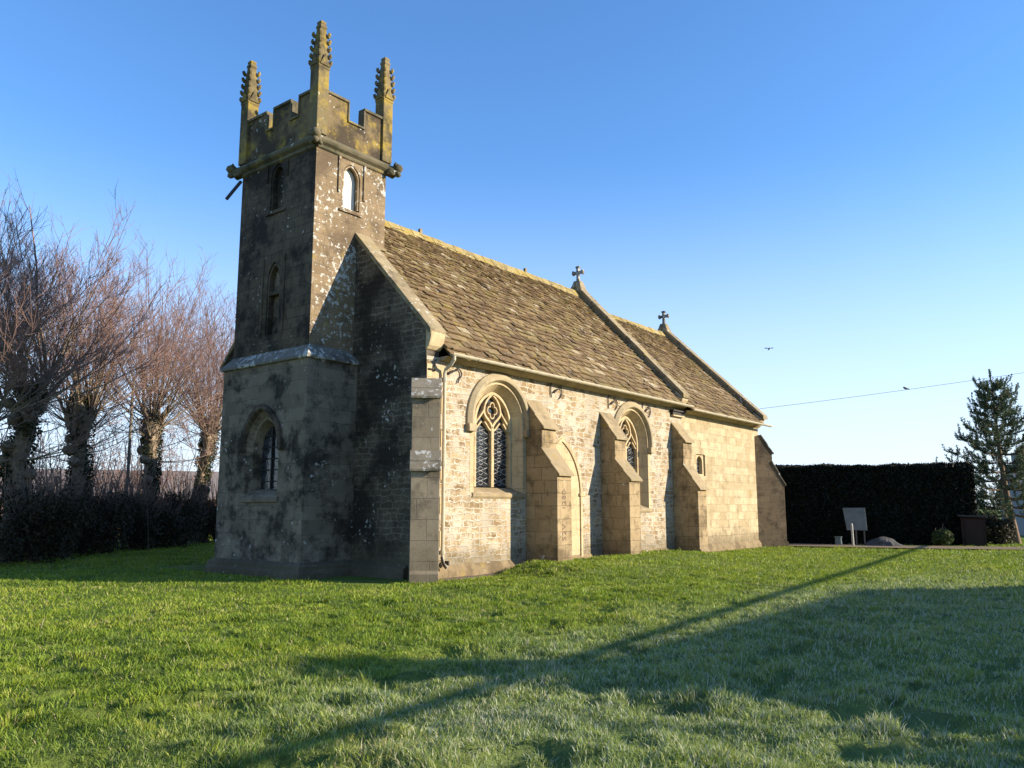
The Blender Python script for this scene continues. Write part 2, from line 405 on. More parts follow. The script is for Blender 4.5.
def axis(lo, hi, step, far):
    inner = np.arange(lo, hi+1e-6, step)
    out = np.array([1.5, 4, 9, 20, 45, 110, 300, 900, 2600.])*1.0
    return np.concatenate([lo-out[::-1], inner, hi+out])
gx = np.concatenate([axis(-17, -17, .1, 0)[:-9], np.arange(-16.9, -2, .1), np.arange(-2, 33, .2), axis(33, 33, .2, 0)[9:]])
gy = np.concatenate([axis(-17, -17, .1, 0)[:-9], np.arange(-16.9, 2, .1), np.arange(2, 26, .2), axis(26, 26, .2, 0)[9:]])
GX, GY = np.meshgrid(gx, gy, indexing='ij')
GZ = ground_h(GX, GY)
nx, ny = GX.shape
idx = np.arange(nx*ny).reshape(nx, ny)
quads = np.stack([idx[:-1,:-1], idx[1:,:-1], idx[1:,1:], idx[:-1,1:]], -1).reshape(-1, 4)
lawn = np_mesh('lawn', np.stack([GX, GY, GZ], -1).reshape(-1, 3), quads.ravel(), np.arange(len(quads))*4, M['lawn'],
               attrs={'frost': frost_at(GX, GY).ravel()})
lawn.data.polygons.foreach_set('use_smooth', [True]*len(lawn.data.polygons))
tag(lawn, kind='structure')

def blades(n, rmin, rmax, p, a0, a1):
    """scatter: count per area falls as r**-p from the camera"""
    u = nr.rand(n); e = 2-p
    r = (rmin**e+u*(rmax**e-rmin**e))**(1/e)
    a = a0+(a1-a0)*nr.rand(n)
    return CAM.x+r*np.cos(a), CAM.y+r*np.sin(a), r
bxs, bys, brs = blades(620000, 3.4, 50, 1.72, R(38.4-43), R(38.4+43))
keep = ~((bxs > -2.25) & (bxs < 19.6) & (bys > -.12) & (bys < 8.6))
keep &= ~((bxs > -.75) & (bxs < 1.75) & (bys > -.62) & (bys < 0))          # bare soil by the corner
_pd = bxs-np.interp(-bys, [-3.0, -.5, 2.5, 6, 10, 15, 22], [20.9, 21.1, 21.6, 22.6, 24.2, 27, 32])
keep &= ~(np.abs(_pd) < 1.3)
tus = fbm(bxs*1.5+5, bys*1.5+9, 3)
hol = sstep(.58, .70, fbm(bxs*1.9+40, bys*2.9+3, 3))
keep &= nr.rand(len(bxs)) > hol*.65
bxs, bys, brs, tus, hol = [q[keep] for q in (bxs, bys, brs, tus, hol)]
nb = len(bxs)
# tufts: clumps of longer blades leaning outwards from their own centres
ntf = 3400; tx_, ty_, tr_ = blades(ntf, 3.6, 22, 1.6, R(38.4-40), R(38.4+40))
kt = (fbm(tx_*.45+8, ty_*.45+2, 3) > .44) & (ty_ < -.6); tx_, ty_, tr_ = tx_[kt], ty_[kt], tr_[kt]; ntf = len(tx_); per = 46
ta = nr.rand(ntf, per)*6.283; tq = np.sqrt(nr.rand(ntf, per))*(.05+.09*nr.rand(ntf, 1))
txx = (tx_[:, None]+np.cos(ta)*tq).ravel(); tyy = (ty_[:, None]+np.sin(ta)*tq).ravel()
n0 = nb; nt_ = ntf*per
bxs = np.concatenate([bxs, txx]); bys = np.concatenate([bys, tyy]); brs = np.concatenate([brs, np.repeat(tr_, per)])
tus = np.concatenate([tus, np.zeros(nt_)]); hol = np.concatenate([hol, np.zeros(nt_)]); nb = n0+nt_
bz = ground_h(bxs, bys)
far = (brs/5)
hgt = (.018+.034*nr.rand(nb)+.045*sstep(.5, .75, tus)*nr.rand(nb))*np.clip(far**.18, .9, 1.4)
hgt = np.where(nr.rand(nb) < .03, hgt*1.7, hgt)
wid = .0031*far**.80*(.7+.6*nr.rand(nb))
ang = nr.rand(nb)*2*np.pi
la = 2*np.pi*fbm(bxs*2.2, bys*2.2, 2)*1.5+nr.randn(nb)*1.9
lean = hgt*(.25+.95*nr.rand(nb))
tfh = np.repeat(.040+.045*nr.rand(ntf), per)*(.6+.6*nr.rand(nt_))
hgt[n0:] = tfh; lean[n0:] = tfh*(.35+6.5*tq.ravel()*nr.rand(nt_)); la[n0:] = ta.ravel()+nr.randn(nt_)*.4
cx_, sx_ = np.cos(ang), np.sin(ang)
lx, ly = np.cos(la)*lean, np.sin(la)*lean
base = np.stack([bxs, bys, bz-.006], -1)
side = np.stack([cx_*wid, sx_*wid, 0*wid], -1)
mid = base+np.stack([lx*.35, ly*.35, hgt*.62], -1)
top = base+np.stack([lx, ly, hgt], -1)
V = np.stack([base-side, base+side, mid+side*.75, mid-side*.75, top], 1)
tipv = np.tile(np.array([0, 0, .6, .6, 1.]), nb)
hue = np.clip(.42*nr.rand(nb)+.95*(fbm(bxs*.9+3, bys*.9, 4)-.5)+.24+.08*nr.randn(nb), 0, .9)
hue[n0:] = np.clip(np.repeat(nr.rand(ntf)*.75, per)+.12*nr.randn(nt_), 0, .93)
hue = np.where(nr.rand(nb) < .03+.16*sstep(.58, .75, fbm(bxs*.7+70, bys*1.3+20, 4)), .93+.07*nr.rand(nb), hue)
hue = np.where(hol > .4, hue*.5, hue)  # darker blades in the hollows stand for small tuft shadows
fro = np.clip(frost_at(bxs, bys)*np.where(nr.rand(nb) < .36, 1.25, .22), 0, 1)
o5 = (np.arange(nb)*5)[:, None]
loops = np.concatenate([o5+np.array([[0, 1, 2, 3]]), o5+np.array([[3, 2, 4]])], 1).ravel()
starts = (np.arange(nb)[:, None]*7+np.array([[0, 4]])).ravel()
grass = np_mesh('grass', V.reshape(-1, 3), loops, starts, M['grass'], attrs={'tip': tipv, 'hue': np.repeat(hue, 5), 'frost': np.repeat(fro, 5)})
tag(grass, 'short rough green grass, frosted pale where shade lingers', 'grass', kind='stuff')

# path in front of the far hedge, and the bare soil at the church corner
path = MB()
pp = [(20.9, 3.0), (21.1, .5), (21.6, -2.5), (22.6, -6), (24.2, -10), (27, -15), (32, -22)]
for i in range(len(pp)-1):
    a, b = Vector((*pp[i], .055)), Vector((*pp[i+1], .055)); n = Vector((-(b-a).y, (b-a).x, 0)).normalized()*1.25
    if i == 0: e0 = (a-n, a+n)
    e1 = (b-n, b+n)
    path.add([e0[0], e1[0], e1[1], e0[1]], [(0, 1, 2, 3)]); e0 = e1
tag(path.build('path', plain('buff_path_gravel', (.26,.20,.13), 1.0, 0, .3, 10, 0.0)), kind='structure')
soil = MB()
sx = np.linspace(-.9, 1.9, 24)
top_, bot_ = [], []
for k, x in enumerate(sx):
    w = .50*(1-((x-.45)/1.45)**2)+.12*rnd.random()
    top_.append((x, .05, .012)); bot_.append((x, -.10-max(.02, w), .012+float(ground_h(x, -.10-w))))
soil.add(top_+bot_, [(i, i+1, 24+i+1, 24+i) for i in range(23)])
tag(soil.build('soil_strip', plain('gravelly_soil', (.16,.12,.09), .95, 0, .5, 40)), kind='structure')

# ================================================================ THE CHURCH
YC = 4.174; NW, NE, CE = -.478, 12.4, 19.42       # nave west end, nave east end, chancel east end
church = thing('stone_church', 'old stone country church with a battlemented west tower, stone slate roof and buttressed walls', 'church', (0, 0, 0))

def arch_loop(x0, x1, sill, spring, apex, n=9):
    w = (x1-x0)/2; h = apex-spring; r = (w*w+h*h)/(2*w); xc = (x0+x1)/2
    a1 = math.asin(min(1, h/r))
    pts = [(x0, sill), (x1, sill)]
    for i in range(n): t = a1*i/n; pts.append((x1-r+r*math.cos(t), spring+r*math.sin(t)))
    pts.append((xc, apex))
    for i in range(n-1, -1, -1): t = a1*i/n; pts.append((x0+r-r*math.cos(t), spring+r*math.sin(t)))
    return pts

def arch_path(x0, x1, foot, spring, apex, n=10): return [p for p in arch_loop(x0, x1, foot, spring, apex, n)[1:]]+[(x0, foot)]

class Frame:
    """s along U, t up, d inwards (behind the face)"""
    def __init__(s, O, U, N): s.O = Vector(O); s.U = Vector(U); s.N = Vector(N)
    def __call__(s, a, t, d=0.0): return s.O+s.U*a+Vector((0,0,t))-s.N*d
FS = Frame((0,0,0), (1,0,0), (0,-1,0))

def panel(mb, fr, outer, holes, splay=0.0):
    """flat wall face with openings; every opening gets reveal faces going inwards; holes: (loop, inner loop, depth)"""
    bm = bmesh.new(); edges = []
    for loop in [outer]+[h[0] for h in holes]:
        vs = [bm.verts.new(fr(*p)) for p in loop]
        edges += [bm.edges.new((vs[i], vs[(i+1) % len(vs)])) for i in range(len(vs))]
    bmesh.ops.triangle_fill(bm, edges=edges, use_beauty=True)
    bm.verts.index_update()
    mb.add([v.co.copy() for v in bm.verts], [tuple(v.index for v in f.verts) for f in bm.faces]); bm.free()
    for lo, li, d in holes:
        n = len(lo); mb.add([fr(*p) for p in lo]+[fr(*p, d) for p in li], [(i, (i+1) % n, n+(i+1) % n, n+i) for i in range(n)])

def fill(mb, fr, loop, d):
    bm = bmesh.new(); vs = [bm.verts.new(fr(*p, d)) for p in loop]
    ed = [bm.edges.new((vs[i], vs[(i+1) % len(vs)])) for i in range(len(vs))]
    bmesh.ops.triangle_fill(bm, edges=ed, use_beauty=True); bm.verts.index_update()
    mb.add([v.co.copy() for v in bm.verts], [tuple(v.index for v in f.verts) for f in bm.faces]); bm.free()

def bar(mb, fr, path, w, d0, d1):
    """a stone or iron bar following a path in the frame's plane, w wide, from depth d0 to d1"""
    mb.sweep([fr(a, t, 0) for a, t in path], [(-w/2, -d0), (w/2, -d0), (w/2, -d1), (-w/2, -d1)], fr.N)

# ---- nave and chancel walls
W1 = dict(x0=1.20, x1=3.17, sill=1.98, spring=3.75, apex=4.74)
W2 = dict(x0=7.90, x1=9.87, sill=1.60, spring=3.68, apex=4.70)
def two_light_window(w, gx0, gx1, label=None):
    x0, x1, sill, spring, apex = w['x0'], w['x1'], w['sill'], w['spring'], w['apex']
    xc = (gx0+gx1)/2; gs, gp, ga = sill+.14, spring-.02, apex-.17
    inner = arch_loop(gx0, gx1, gs, gp, ga)
    root = MB()
    # stone tracery
    D0, D1 = .27, .40; half = (gx1-gx0)/2
    bar(root, FS, arch_path(gx0+.03, gx1-.03, gs, gp, ga-.03), .075, D0-.02, D1)
    y_sp = gp-.10
    bar(root, FS, [(xc, gs), (xc, y_sp)], .10, D0, D1)
    def bez(p, n=9):
        out = []
        for i in range(n+1):
            t = i/n; a = (1-t)
            out.append(tuple(a**3*p[0][k]+3*a*a*t*p[1][k]+3*a*t*t*p[2][k]+t**3*p[3][k] for k in (0, 1)))
        return out
    rise = ga-gp
    for s in (-1, 1):
        bar(root, FS, bez([(xc, y_sp), (xc+s*.06, y_sp+.22), (xc+s*.36, y_sp+.26), (xc+s*.33, gp+rise*.42)])[0:], .065, D0+.004, D1-.004)
        bar(root, FS, bez([(xc+s*.33, gp+rise*.42), (xc+s*.30, gp+rise*.72), (xc+s*.10, gp+rise*.85), (xc, ga-.05)]), .06, D0+.006, D1-.006)
        # cusped heads of the two lights
        lx = xc+s*half*.5
        bar(root, FS, bez([(xc+s*half, gp-.12), (xc+s*half*.86, gp+.06), (xc+s*half*.72, gp+.10), (xc+s*.33, gp+rise*.42)]), .05, D0+.008, D1-.008)
        for q in (-1, 1):
            bar(root, FS, bez([(lx+q*half*.46, gp-.16), (lx+q*half*.28, gp-.14), (lx+q*half*.24, gp-.02), (lx+q*half*.08, gp+.05)]), .045, D0+.01, D1-.01)
    # quatrefoil in the almond
    oc = (xc, gp+rise*.43)
    for k in range(4):
        a0 = math.pi/2*k+math.pi/4
        c = (oc[0]+.105*math.cos(a0-math.pi/4), oc[1]+.115*math.sin(a0-math.pi/4))
        bar(root, FS, [(c[0]+.085*math.cos(a0-math.pi/4+u), c[1]+.095*math.sin(a0-math.pi/4+u)) for u in np.linspace(-1.9, 1.9, 9)], .035, D0+.012, D1-.012)
    win = root.build('window', M['dressed'], church, bevel=.008)
    g = MB(); fill(g, FS, arch_loop(gx0+.02, gx1-.02, gs, gp, ga-.02), .385); g.build('pane', M['glass'], win)
    # lead cames in diamonds and iron saddle bars
    le, ir = MB(), MB()
    for s in (-1, 1):
        a, b = sorted((xc+s*.055, xc+s*(half-.05)))
        t0, t1 = gs+.03, gp-.05; nrow = 6; hh = (t1-t0)/nrow
        for i in range(nrow):
            z0 = t0+i*hh
            le.tube([FS(a, z0+.03, .37), FS(b, z0+hh-.03, .37)], .009, 4); le.tube([FS(b, z0+.03, .368), FS(a, z0+hh-.03, .368)], .009, 4)
            le.tube([FS((a+b)/2+.11*math.cos(u), z0+hh/2+.10*math.sin(u), .366) for u in np.linspace(0, 2*math.pi, 13)], .008, 4, cap=False)
            ir.tube([FS(a, z0, .345), FS(b, z0, .345)], .011, 5)
        for q in np.linspace(a, b, 4): ir.tube([FS(q, t0, .35), FS(q, t1, .35)], .006, 4)
    le.build('lead_came', M['leading'], win); ir.build('saddle_bar', M['bars'], win)
    h = MB()
    hx0, hx1 = x0-.16, x1+.16
    prof = [(-.13, 0), (-.13, .05), (-.02, .13), (.06, .12), (.10, .04), (.10, 0)]
    pth = arch_path(hx0, hx1, spring-.12, spring, apex+.16, 12)
    h.sweep([FS(a, t) for a, t in pth], [(-a, b) for a, b in prof], (0, -1, 0))
    for xx in (hx0, hx1): h.box(xx-.14, xx+.14, -.13, .0, spring-.30, spring-.115)
    h.build('hood_mould', M['hood'], win, bevel=.012)
    s = MB()
    s.hull8([(x0-.04, -.035, sill-.10), (x1+.04, -.035, sill-.10), (x1+.08, .0, sill-.16), (x0-.08, .0, sill-.16),
             (x0-.04, -.035, sill-.03), (x1+.04, -.035, sill-.03), (x1+.0, .29, sill+.13), (x0+.0, .29, sill+.13)])
    s.build('sill', M['set_off'], win, bevel=.01)
    fr = MB(); lo = arch_loop(x0-.0, x1+.0, sill, spring, apex); li = arch_loop(gx0, gx1, gs, gp, ga); n = len(lo)
    fr.add([FS(*p, .004) for p in lo]+[FS(*p, .30) for p in li], [(i, (i+1) % n, n+(i+1) % n, n+i) for i in range(1, n)])
    # dressed stones round the opening, a few mm proud of the rubble
    lo2 = arch_loop(x0-.14, x1+.14, sill, spring, apex+.12)
    fr.add([FS(*p, -.006) for p in lo]+[FS(*p, -.004) for p in lo2], [(i, (i+1) % n, n+(i+1) % n, n+i) for i in range(1, n)])
    fr.build('jamb', M['dressed'], win)
    return win

wl = MB()
hole = lambda w: arch_loop(w['x0'], w['x1'], w['sill'], w['spring'], w['apex'])
panel(wl, FS, [(NW, -.4), (NE, -.4), (NE, 5.12), (NW, 5.12)], [(hole(w), hole(w), .003) for w in (W1, W2)])
nave_wall = wl.build('nave_wall', M['rubble'], church)
wb = MB()
wb.box(NW+.01, NE, 2*YC-.6, 2*YC, -.4, 5.12)
wb.build('north_wall', M['rubble_dark'], church)
two_light_window(W1, 1.52, 2.99)
two_light_window(W2, 8.22, 9.69)

FC = Frame((0, .02, 0), (1,0,0), (0,-1,0))
cw = MB(); sw = arch_loop(13.62, 14.10, 2.82, 3.22, 3.48, 7)
panel(cw, FC, [(NE+.0, -.4), (CE, -.4), (CE, 5.02), (NE+.0, 5.02)], [([(13.48, 2.76), (14.22, 2.76), (14.22, 3.54), (13.48, 3.54)], [(13.48, 2.76), (14.22, 2.76), (14.22, 3.54), (13.48, 3.54)], .06)])
cw.box(CE-.35, CE-.001, .03, 2*YC, -.4, 5.02); cw.box(NE, CE-.35, 2*YC-.6, 2*YC, -.4, 5.02)
cw.build('chancel_wall', M['chancel'], church)
sm = MB()
FC2 = Frame((0, .08, 0), (1,0,0), (0,-1,0))
panel(sm, FC2, [(13.48, 2.76), (14.22, 2.76), (14.22, 3.54), (13.48, 3.54)], [(sw, sw, .18)])
smw = sm.build('window', M['dressed'], church)
g = MB(); fill(g, FC2, sw, .15); g.build('pane', M['glass'], smw)
g = MB()
for k in range(1, 4): g.tube([FC2(13.62, 2.82+k*.15, .13), FC2(14.10, 2.82+k*.15, .13)], .008, 4)
for k in range(1, 3): g.tube([FC2(13.62+k*.16, 2.82, .132), FC2(13.62+k*.16, 3.4, .132)], .008, 4)
g.build('lead_came', M['leading'], smw)

# quoins at the corner by the downpipe, and the smooth blocked south doorway
q = MB()
for k in range(12):
    w = .56 if k % 2 else .38
    q.box(NW, NW+w+.02*rnd.random(), -.012, .0, .32+k*.385, .32+k*.385+.375)
q.build('quoin', M['dressed'], church, bevel=.006)
dr = MB(); dl = arch_loop(3.95, 5.98, .0, 2.0, 3.62, 10); fill(dr, FS, dl, -.008)
door = dr.build('blocked_doorway', M['dressed'], church)
dm = MB(); bar(dm, FS, arch_path(4.02, 5.88, .1, 2.0, 3.50, 12), .10, -.045, 0.0)
dm.box(5.78, 6.02, -.07, -.01, 1.93, 2.02)
dm.build('arch_mould', M['dressed'], door, bevel=.015)
pl = MB()
for a, b in ((NW+.28, 3.2), (3.95, 6.9), (7.65, 11.5), (12.25, 19.0)):
    pl.hull8([(a, -.12, -.4), (b, -.12, -.4), (b, .01, -.4), (a, .01, -.4), (a, -.10, .16), (b, -.10, .16), (b, -.001, .30), (a, -.001, .30)])
pl.build('plinth', M['buttress'], church, bevel=.01)

# ---- west wall of the nave, gable walls, copings
def gable_prof(zk, s, y0, z0):    # (y, z) outline
    return [(y0, z0), (2*YC-y0, z0), (2*YC-y0, zk-(YC-y0)*s), (YC, zk), (y0, zk-(YC-y0)*s)]
ZKN, SN = 10.307, 1.0533
ZKC, SC = 9.85, .972
g = MB(); g.prism([(0, y, z) for y, z in gable_prof(ZKN-.16, SN, .015, -.4)], (NW, 0, 0), (NW+.42, 0, 0))
g.build('west_gable_wall', M['rubble_dark'], church)
g = MB(); g.prism([(0, y, z) for y, z in gable_prof(ZKN-.16, SN, .03, 4.6)], (NE-.42, 0, 0), (NE-.02, 0, 0))
g.build('gable_wall', M['coping'], church)
g = MB(); g.prism([(0, y, z) for y, z in gable_prof(ZKC-.16, SC, .03, 4.9)], (CE-.38, 0, 0), (CE-.002, 0, 0))
g.build('gable_wall', M['coping'], church)
def coping(name, x0, x1, zk, s, y_end):
    b = MB()
    for sg in (1, -1):
        # slabs along the slope, each a little off the next
        L = YC-y_end; n = 6
        for k in range(n):
            a, c = k/n+.002, (k+1)/n-.002
            ya, yb = y_end+L*a, y_end+L*c
            za, zb = zk-(YC-ya)*s, zk-(YC-yb)*s
            o = rnd.uniform(-.012, .012); pts = []
            for y, z, lo in ((ya, za, 1), (yb, zb, 1)):
                pass
            yy = (lambda y: y) if sg == 1 else (lambda y: 2*YC-y)
            t = .155
            b.hull8([(x0, yy(ya), za-t+o), (x1, yy(ya), za-t+o), (x1, yy(yb), zb-t+o), (x0, yy(yb), zb-t+o),
                     (x0, yy(ya), za+o), (x1, yy(ya), za+o), (x1, yy(yb), zb+o), (x0, yy(yb), zb+o)])
    return b.build(name, M['coping'], church, bevel=.012)
cp = coping('gable_coping', NW-.06, NW+.46, ZKN, SN, -.17)
coping('gable_coping', NE-.46, NE+.02, ZKN, SN, -.34)
coping('gable_coping', CE-.42, CE+.05, ZKC, SC, -.42)
# kneelers under the foot of each coping
for x0, x1, zt, e in ((NW-.03, NW+.44, ZKN-(YC+.10)*SN-.15, .17), (NE-.44, NE, ZKN-(YC+.3)*SN-.14, .29), (CE-.40, CE+.03, ZKC-(YC+.36)*SC-.14, .3)):
    k = MB(); prof = [(0, .02, zt-.40), (0, -.02, zt-.38), (0, -.05-.25*e, zt-.30), (0, -.9*e, zt-.12), (0, -e, zt), (0, .02, zt+e*.9)]
    k.prism(prof, (x0, 0, 0), (x1, 0, 0)); k.build('kneeler', M['dressed'], church, bevel=.01)
def cross(x, zk):
    b = MB()
    b.hull8([(x-.24, YC-.30, zk-.34), (x+.24, YC-.30, zk-.34), (x+.24, YC+.30, zk-.34), (x-.24, YC+.30, zk-.34),
             (x-.13, YC-.13, zk+.13), (x+.13, YC-.13, zk+.13), (x+.13, YC+.13, zk+.13), (x-.13, YC+.13, zk+.13)])
    s = b.build('gable_cross', M['coping'], church, bevel=.015)
    c = MB(); z0 = zk+.12; zc = z0+.36
    def arm(p, d, l):
        d = Vector(d); n = Vector((0, d.z, d.y)); p = Vector(p)
        w0, w1 = .05, .105
        a = [p+n*w0, p-n*w0, p+d*l*.72-n*w0*1.1, p+d*l-n*w1, p+d*l*1.18-n*w1*.55, p+d*l*1.18+n*w1*.55, p+d*l+n*w1, p+d*l*.72+n*w0*1.1]
        c.prism([v-Vector((.06, 0, 0)) for v in a], (0, 0, 0), (.12, 0, 0))
    arm((x, YC, zc), (0, 0, 1), .22); arm((x, YC, zc), (0, 1, 0), .22); arm((x, YC, zc), (0, -1, 0), .22)
    c.prism([(-.055, -.06, z0-.02), (-.055, .06, z0-.02), (-.055, .05, zc), (-.055, -.05, zc)], (x, YC, 0), (x+.11, YC, 0))
    c.build('cross', M['weathering'], s, bevel=.01)
cross(NE-.22, ZKN); cross(CE-.18, ZKC)

# ---- stone slate roofs: every slate is a slab of its own, courses diminishing towards the ridge
def slate_roof(name, x0, x1, ye, ze, zr):
    b = MB(); L = math.hypot(YC-ye, zr-ze)
    for sg in (1, -1):
        up = Vector((0, (YC-ye)/L, (zr-ze)/L)); nm = Vector((0, -up.z, up.y))
        if sg < 0: up = Vector((0, -up.y, up.z)); nm = Vector((0, -nm.y, nm.z))
        E0 = Vector((0, ye if sg > 0 else 2*YC-ye, ze))
        b.add([E0+Vector((x0, 0, 0))-nm*.05, E0+Vector((x1, 0, 0))-nm*.05, Vector((x1, YC, zr-.05)), Vector((x0, YC, zr-.05))], [(0, 1, 2, 3)])
        s = -.10; row = 0
        while s < L-.06:
            ex = .245-.125*(s/L)
            x = x0-rnd.random()*.2
            sag = .03*math.sin(row*1.7)
            while x < x1:
                w = rnd.uniform(.7, 1.6)*(.29-.11*(s/L))
                a, c = max(x0, x+.006), min(x1, x+w-.006)
                if c-a > .05:
                    j = rnd.uniform(-.032, .032); t = rnd.uniform(.022, .048); li = rnd.uniform(-.006, .030)
                    sk = rnd.uniform(-.025, .025)
                    lo, hi = s+j, s+ex*1.75
                    h0 = .038+li
                    P = lambda xx, ss, hh: E0+Vector((xx, 0, 0))+up*ss+nm*(hh-.05+.02*math.sin(xx*1.1+.6)*math.sin(ss*.9))
                    ch = rnd.uniform(0, .03)
                    b.hull8([P(a, lo+sk+ch, h0), P(c, lo-sk, h0), P(c, hi, .0), P(a, hi, .0),
                             P(a, lo+sk+ch, h0+t), P(c, lo-sk, h0+t), P(c, hi, t*.7), P(a, hi, t*.7)])
                x += w
            s += ex; row += 1
    r = b.build(name, M['slate'], church, uv=False)
    rd = MB(); x = x0
    while x < x1-.05:
        w = min(rnd.uniform(.42, .56), x1-x); o = rnd.uniform(-.012, .015); hw = .24
        s_ = (zr-ze)/(YC-ye)
        rd.prism([(0, -hw, -hw*s_+.05+o), (0, -hw, -hw*s_-.03+o), (0, 0, -.02+o), (0, hw, -hw*s_-.03+o), (0, hw, -hw*s_+.05+o), (0, .06, .035+o), (0, -.06, .035+o)], (x+.006, YC, zr), (x+w-.006, YC, zr))
        x += w
    rd.build('ridge_stone', M['ridge'], r, bevel=.012)
    return r
nave_roof = slate_roof('nave_roof', NW+.44, NE-.44, -.32, 5.20, 9.97)
slate_roof('chancel_roof', NE+.0, CE-.40, -.36, 5.08, 9.52)
# two stubs sticking up from the nave ridge
for x in (3.35, 8.7):
    st = MB(); st.box(x, x+.10, YC-.04, YC+.05, 9.95, 10.16); st.build('ridge_stub', M['coping'], church)
# eaves course
ev = MB(); ev.hull8([(NW+.44, -.10, 5.05), (NE-.02, -.10, 5.05), (NE-.02, .05, 5.05), (NW+.44, .05, 5.05), (NW+.44, -.26, 5.14), (NE-.02, -.26, 5.14), (NE-.02, .05, 5.14), (NW+.44, .05, 5.14)])
ev.hull8([(NE, -.10, 4.93), (CE-.4, -.10, 4.93), (CE-.4, .05, 4.93), (NE, .05, 4.93), (NE, -.26, 5.02), (CE-.4, -.26, 5.02), (CE-.4, .05, 5.02), (NE, .05, 5.02)])
ev.build('eaves_course', M['hood'], church, bevel=.01)
def gutter(x0, x1, y, z):
    b = MB(); n = 9; out, inn = [], []
    for i in range(n):
        a = math.pi+math.pi*i/(n-1); out.append((.072*math.cos(a), .072*math.sin(a))); inn.append((.058*math.cos(a), .058*math.sin(a)))
    loop = out+inn[::-1]
    b.prism([(0, p, q) for p, q in loop], (x0, y, z), (x1, y, z-.03))
    x = x0+.9
    while x < x1: b.tube([(x, y+.072*math.cos(a), z-.015+.075*math.sin(a)) for a in np.linspace(math.pi, 2*math.pi, 9)], .010, 5); x += 1.85
    return b.build('gutter', M['gutter'], church)
gut = gutter(-.05, NE+.05, -.40, 5.19)
gutter(NE+.02, CE+.30, -.43, 5.06)
b = MB(); PX = .03
b.tube([(PX, -.40, 5.13), (PX, -.40, 5.04), (PX, -.30, 4.93), (PX, -.13, 4.83), (PX, -.10, 4.74), (PX, -.10, .42), (PX, -.12, .33), (PX, -.24, .26)], .043, 10)
for z in (4.60, 2.62, .60): b.tube([(PX, -.10, z-.05), (PX, -.10, z+.05)], .056, 10); b.box(PX-.10, PX+.10, -.06, -.0, z-.03, z+.03)
b.build('downpipe', M['gutter'], church, smooth=False)
b = MB(); b.box(PX+.09, PX+.13, -.2, .0, .30, .40); b.tube([(PX-.09, -.16, .50), (PX-.08, -.2, .36), (PX-.02, -.24, .24)], .03, 6)
b.build('pipe_bracket', M['iron'], church)
vb = MB(); vb.box(11.56, 12.42, -.10, .0, 4.80, 4.92); vb.box(11.50, 12.46, -.16, .0, 4.92, 4.97)
vb.build('lead_tray', M['iron'], church)
vb = MB(); vb.box(11.56, 12.42, -.115, .0, 4.755, 4.798); vb.build('lead_tray_lip', M['dressed'], church)
# wrought iron wall anchors
def anchor(x, z, s=1.0):
    b = MB(); y = -.03
    b.tube([(x-.17*s-.06*math.cos(a), y, z+.20*s*math.sin(a)) for a in np.linspace(-1.25, 1.25, 9)], .017, 5)
    b.tube([(x+.16*s+.10*s*math.cos(a), y, z-.02+.13*s*math.sin(a)+(0 if a > -1 else -.02)) for a in np.linspace(2.3, -1.2, 10)]+[(x+.15*s, y, z-.19*s)], .017, 5)
    b.tube([(x-.10*s, y-.01, z-.06*s), (x+.02*s, y-.015, z+.02*s), (x+.16*s, y-.01, z+.07*s)], [.03, .026, .012], 5)
    b.build('wall_anchor', M['iron'], church)
for x, z in ((4.66, 4.86), (7.68, 4.83), (9.80, 4.79)): anchor(x, z, 1.1)
b = MB()
b.tube([(-.44, -.03, 4.80), (-.30, -.03, 4.80), (-.22, -.03, 4.78)]+[(-.20-.06*math.cos(a), -.05, 4.83+.22*math.sin(a)) for a in np.linspace(-.3, 1.3, 6)], .022, 5)
b.build('wall_anchor', M['iron'], church)
b = MB()
b.tube([(.2, -.05, 4.76), (.36, -.06, 4.84), (.5, -.05, 4.88)]+[(.56+.13*math.cos(a), -.04, 4.81+.12*math.sin(a)) for a in np.linspace(1.8, -1.2, 8)]+[(.56, -.04, 4.58)], [.035, .03]+[.019]*10, 5)
b.build('wall_anchor', M['iron'], church)

# ---- buttresses
def buttress(O, D, w, stages, mat, mat_off, label=None, z0=-.4):
    """O foot on the wall, D outwards; stages: (d0,z0)->(d1,z1) slopes from the wall down, then the foot depth"""
    D = Vector(D).normalized(); L = Vector((-D.y, D.x, 0)); O = Vector(O)
    P = lambda d, l, z: O+D*d+L*l+Vector((0, 0, z))
    prof = []
    for (d0, za, d1, zb, back) in stages: prof += [(d0, za), (d1, zb), (d1-back, zb-.05)]
    dl = prof[-1][0]
    prof += [(dl, .26), (dl+.07, .20), (dl+.07, z0), (-.42, z0), (-.42, stages[0][1]-.06)]
    b = MB(); b.prism([P(d, -w/2, z) for d, z in prof], (0, 0, 0), tuple(L*w))
    o = b.build('buttress', mat, church, bevel=.012)
    if label: o['label'] = label
    for (d0, za, d1, zb, back) in stages:
        n = 2
        for k in range(n):
            a, c = k/n, (k+1)/n+(0 if k == n-1 else .03)
            f = lambda u: (d0+(d1-d0)*u, za+(zb-za)*u)
            (da, z1), (dc, z2) = f(a), f(c)
            e = .035 if k == n-1 else .02
            up = .035-.012*k
            s = MB(); ww = w/2+.03
            s.hull8([P(da-.02, -ww, z1-.03), P(dc+e, -ww, z2-.05), P(dc+e, ww, z2-.05), P(da-.02, ww, z1-.03),
                     P(da-.01, -ww, z1+up), P(dc+e+.005, -ww, z2+up-.02), P(dc+e+.005, ww, z2+up-.02), P(da-.01, ww, z1+up)])
            s.build('set_off', mat_off, o, bevel=.01)
    return o
ST = [(0, 4.46, .58, 3.70, .05), (.53, 3.14, 1.06, 2.46, .05)]
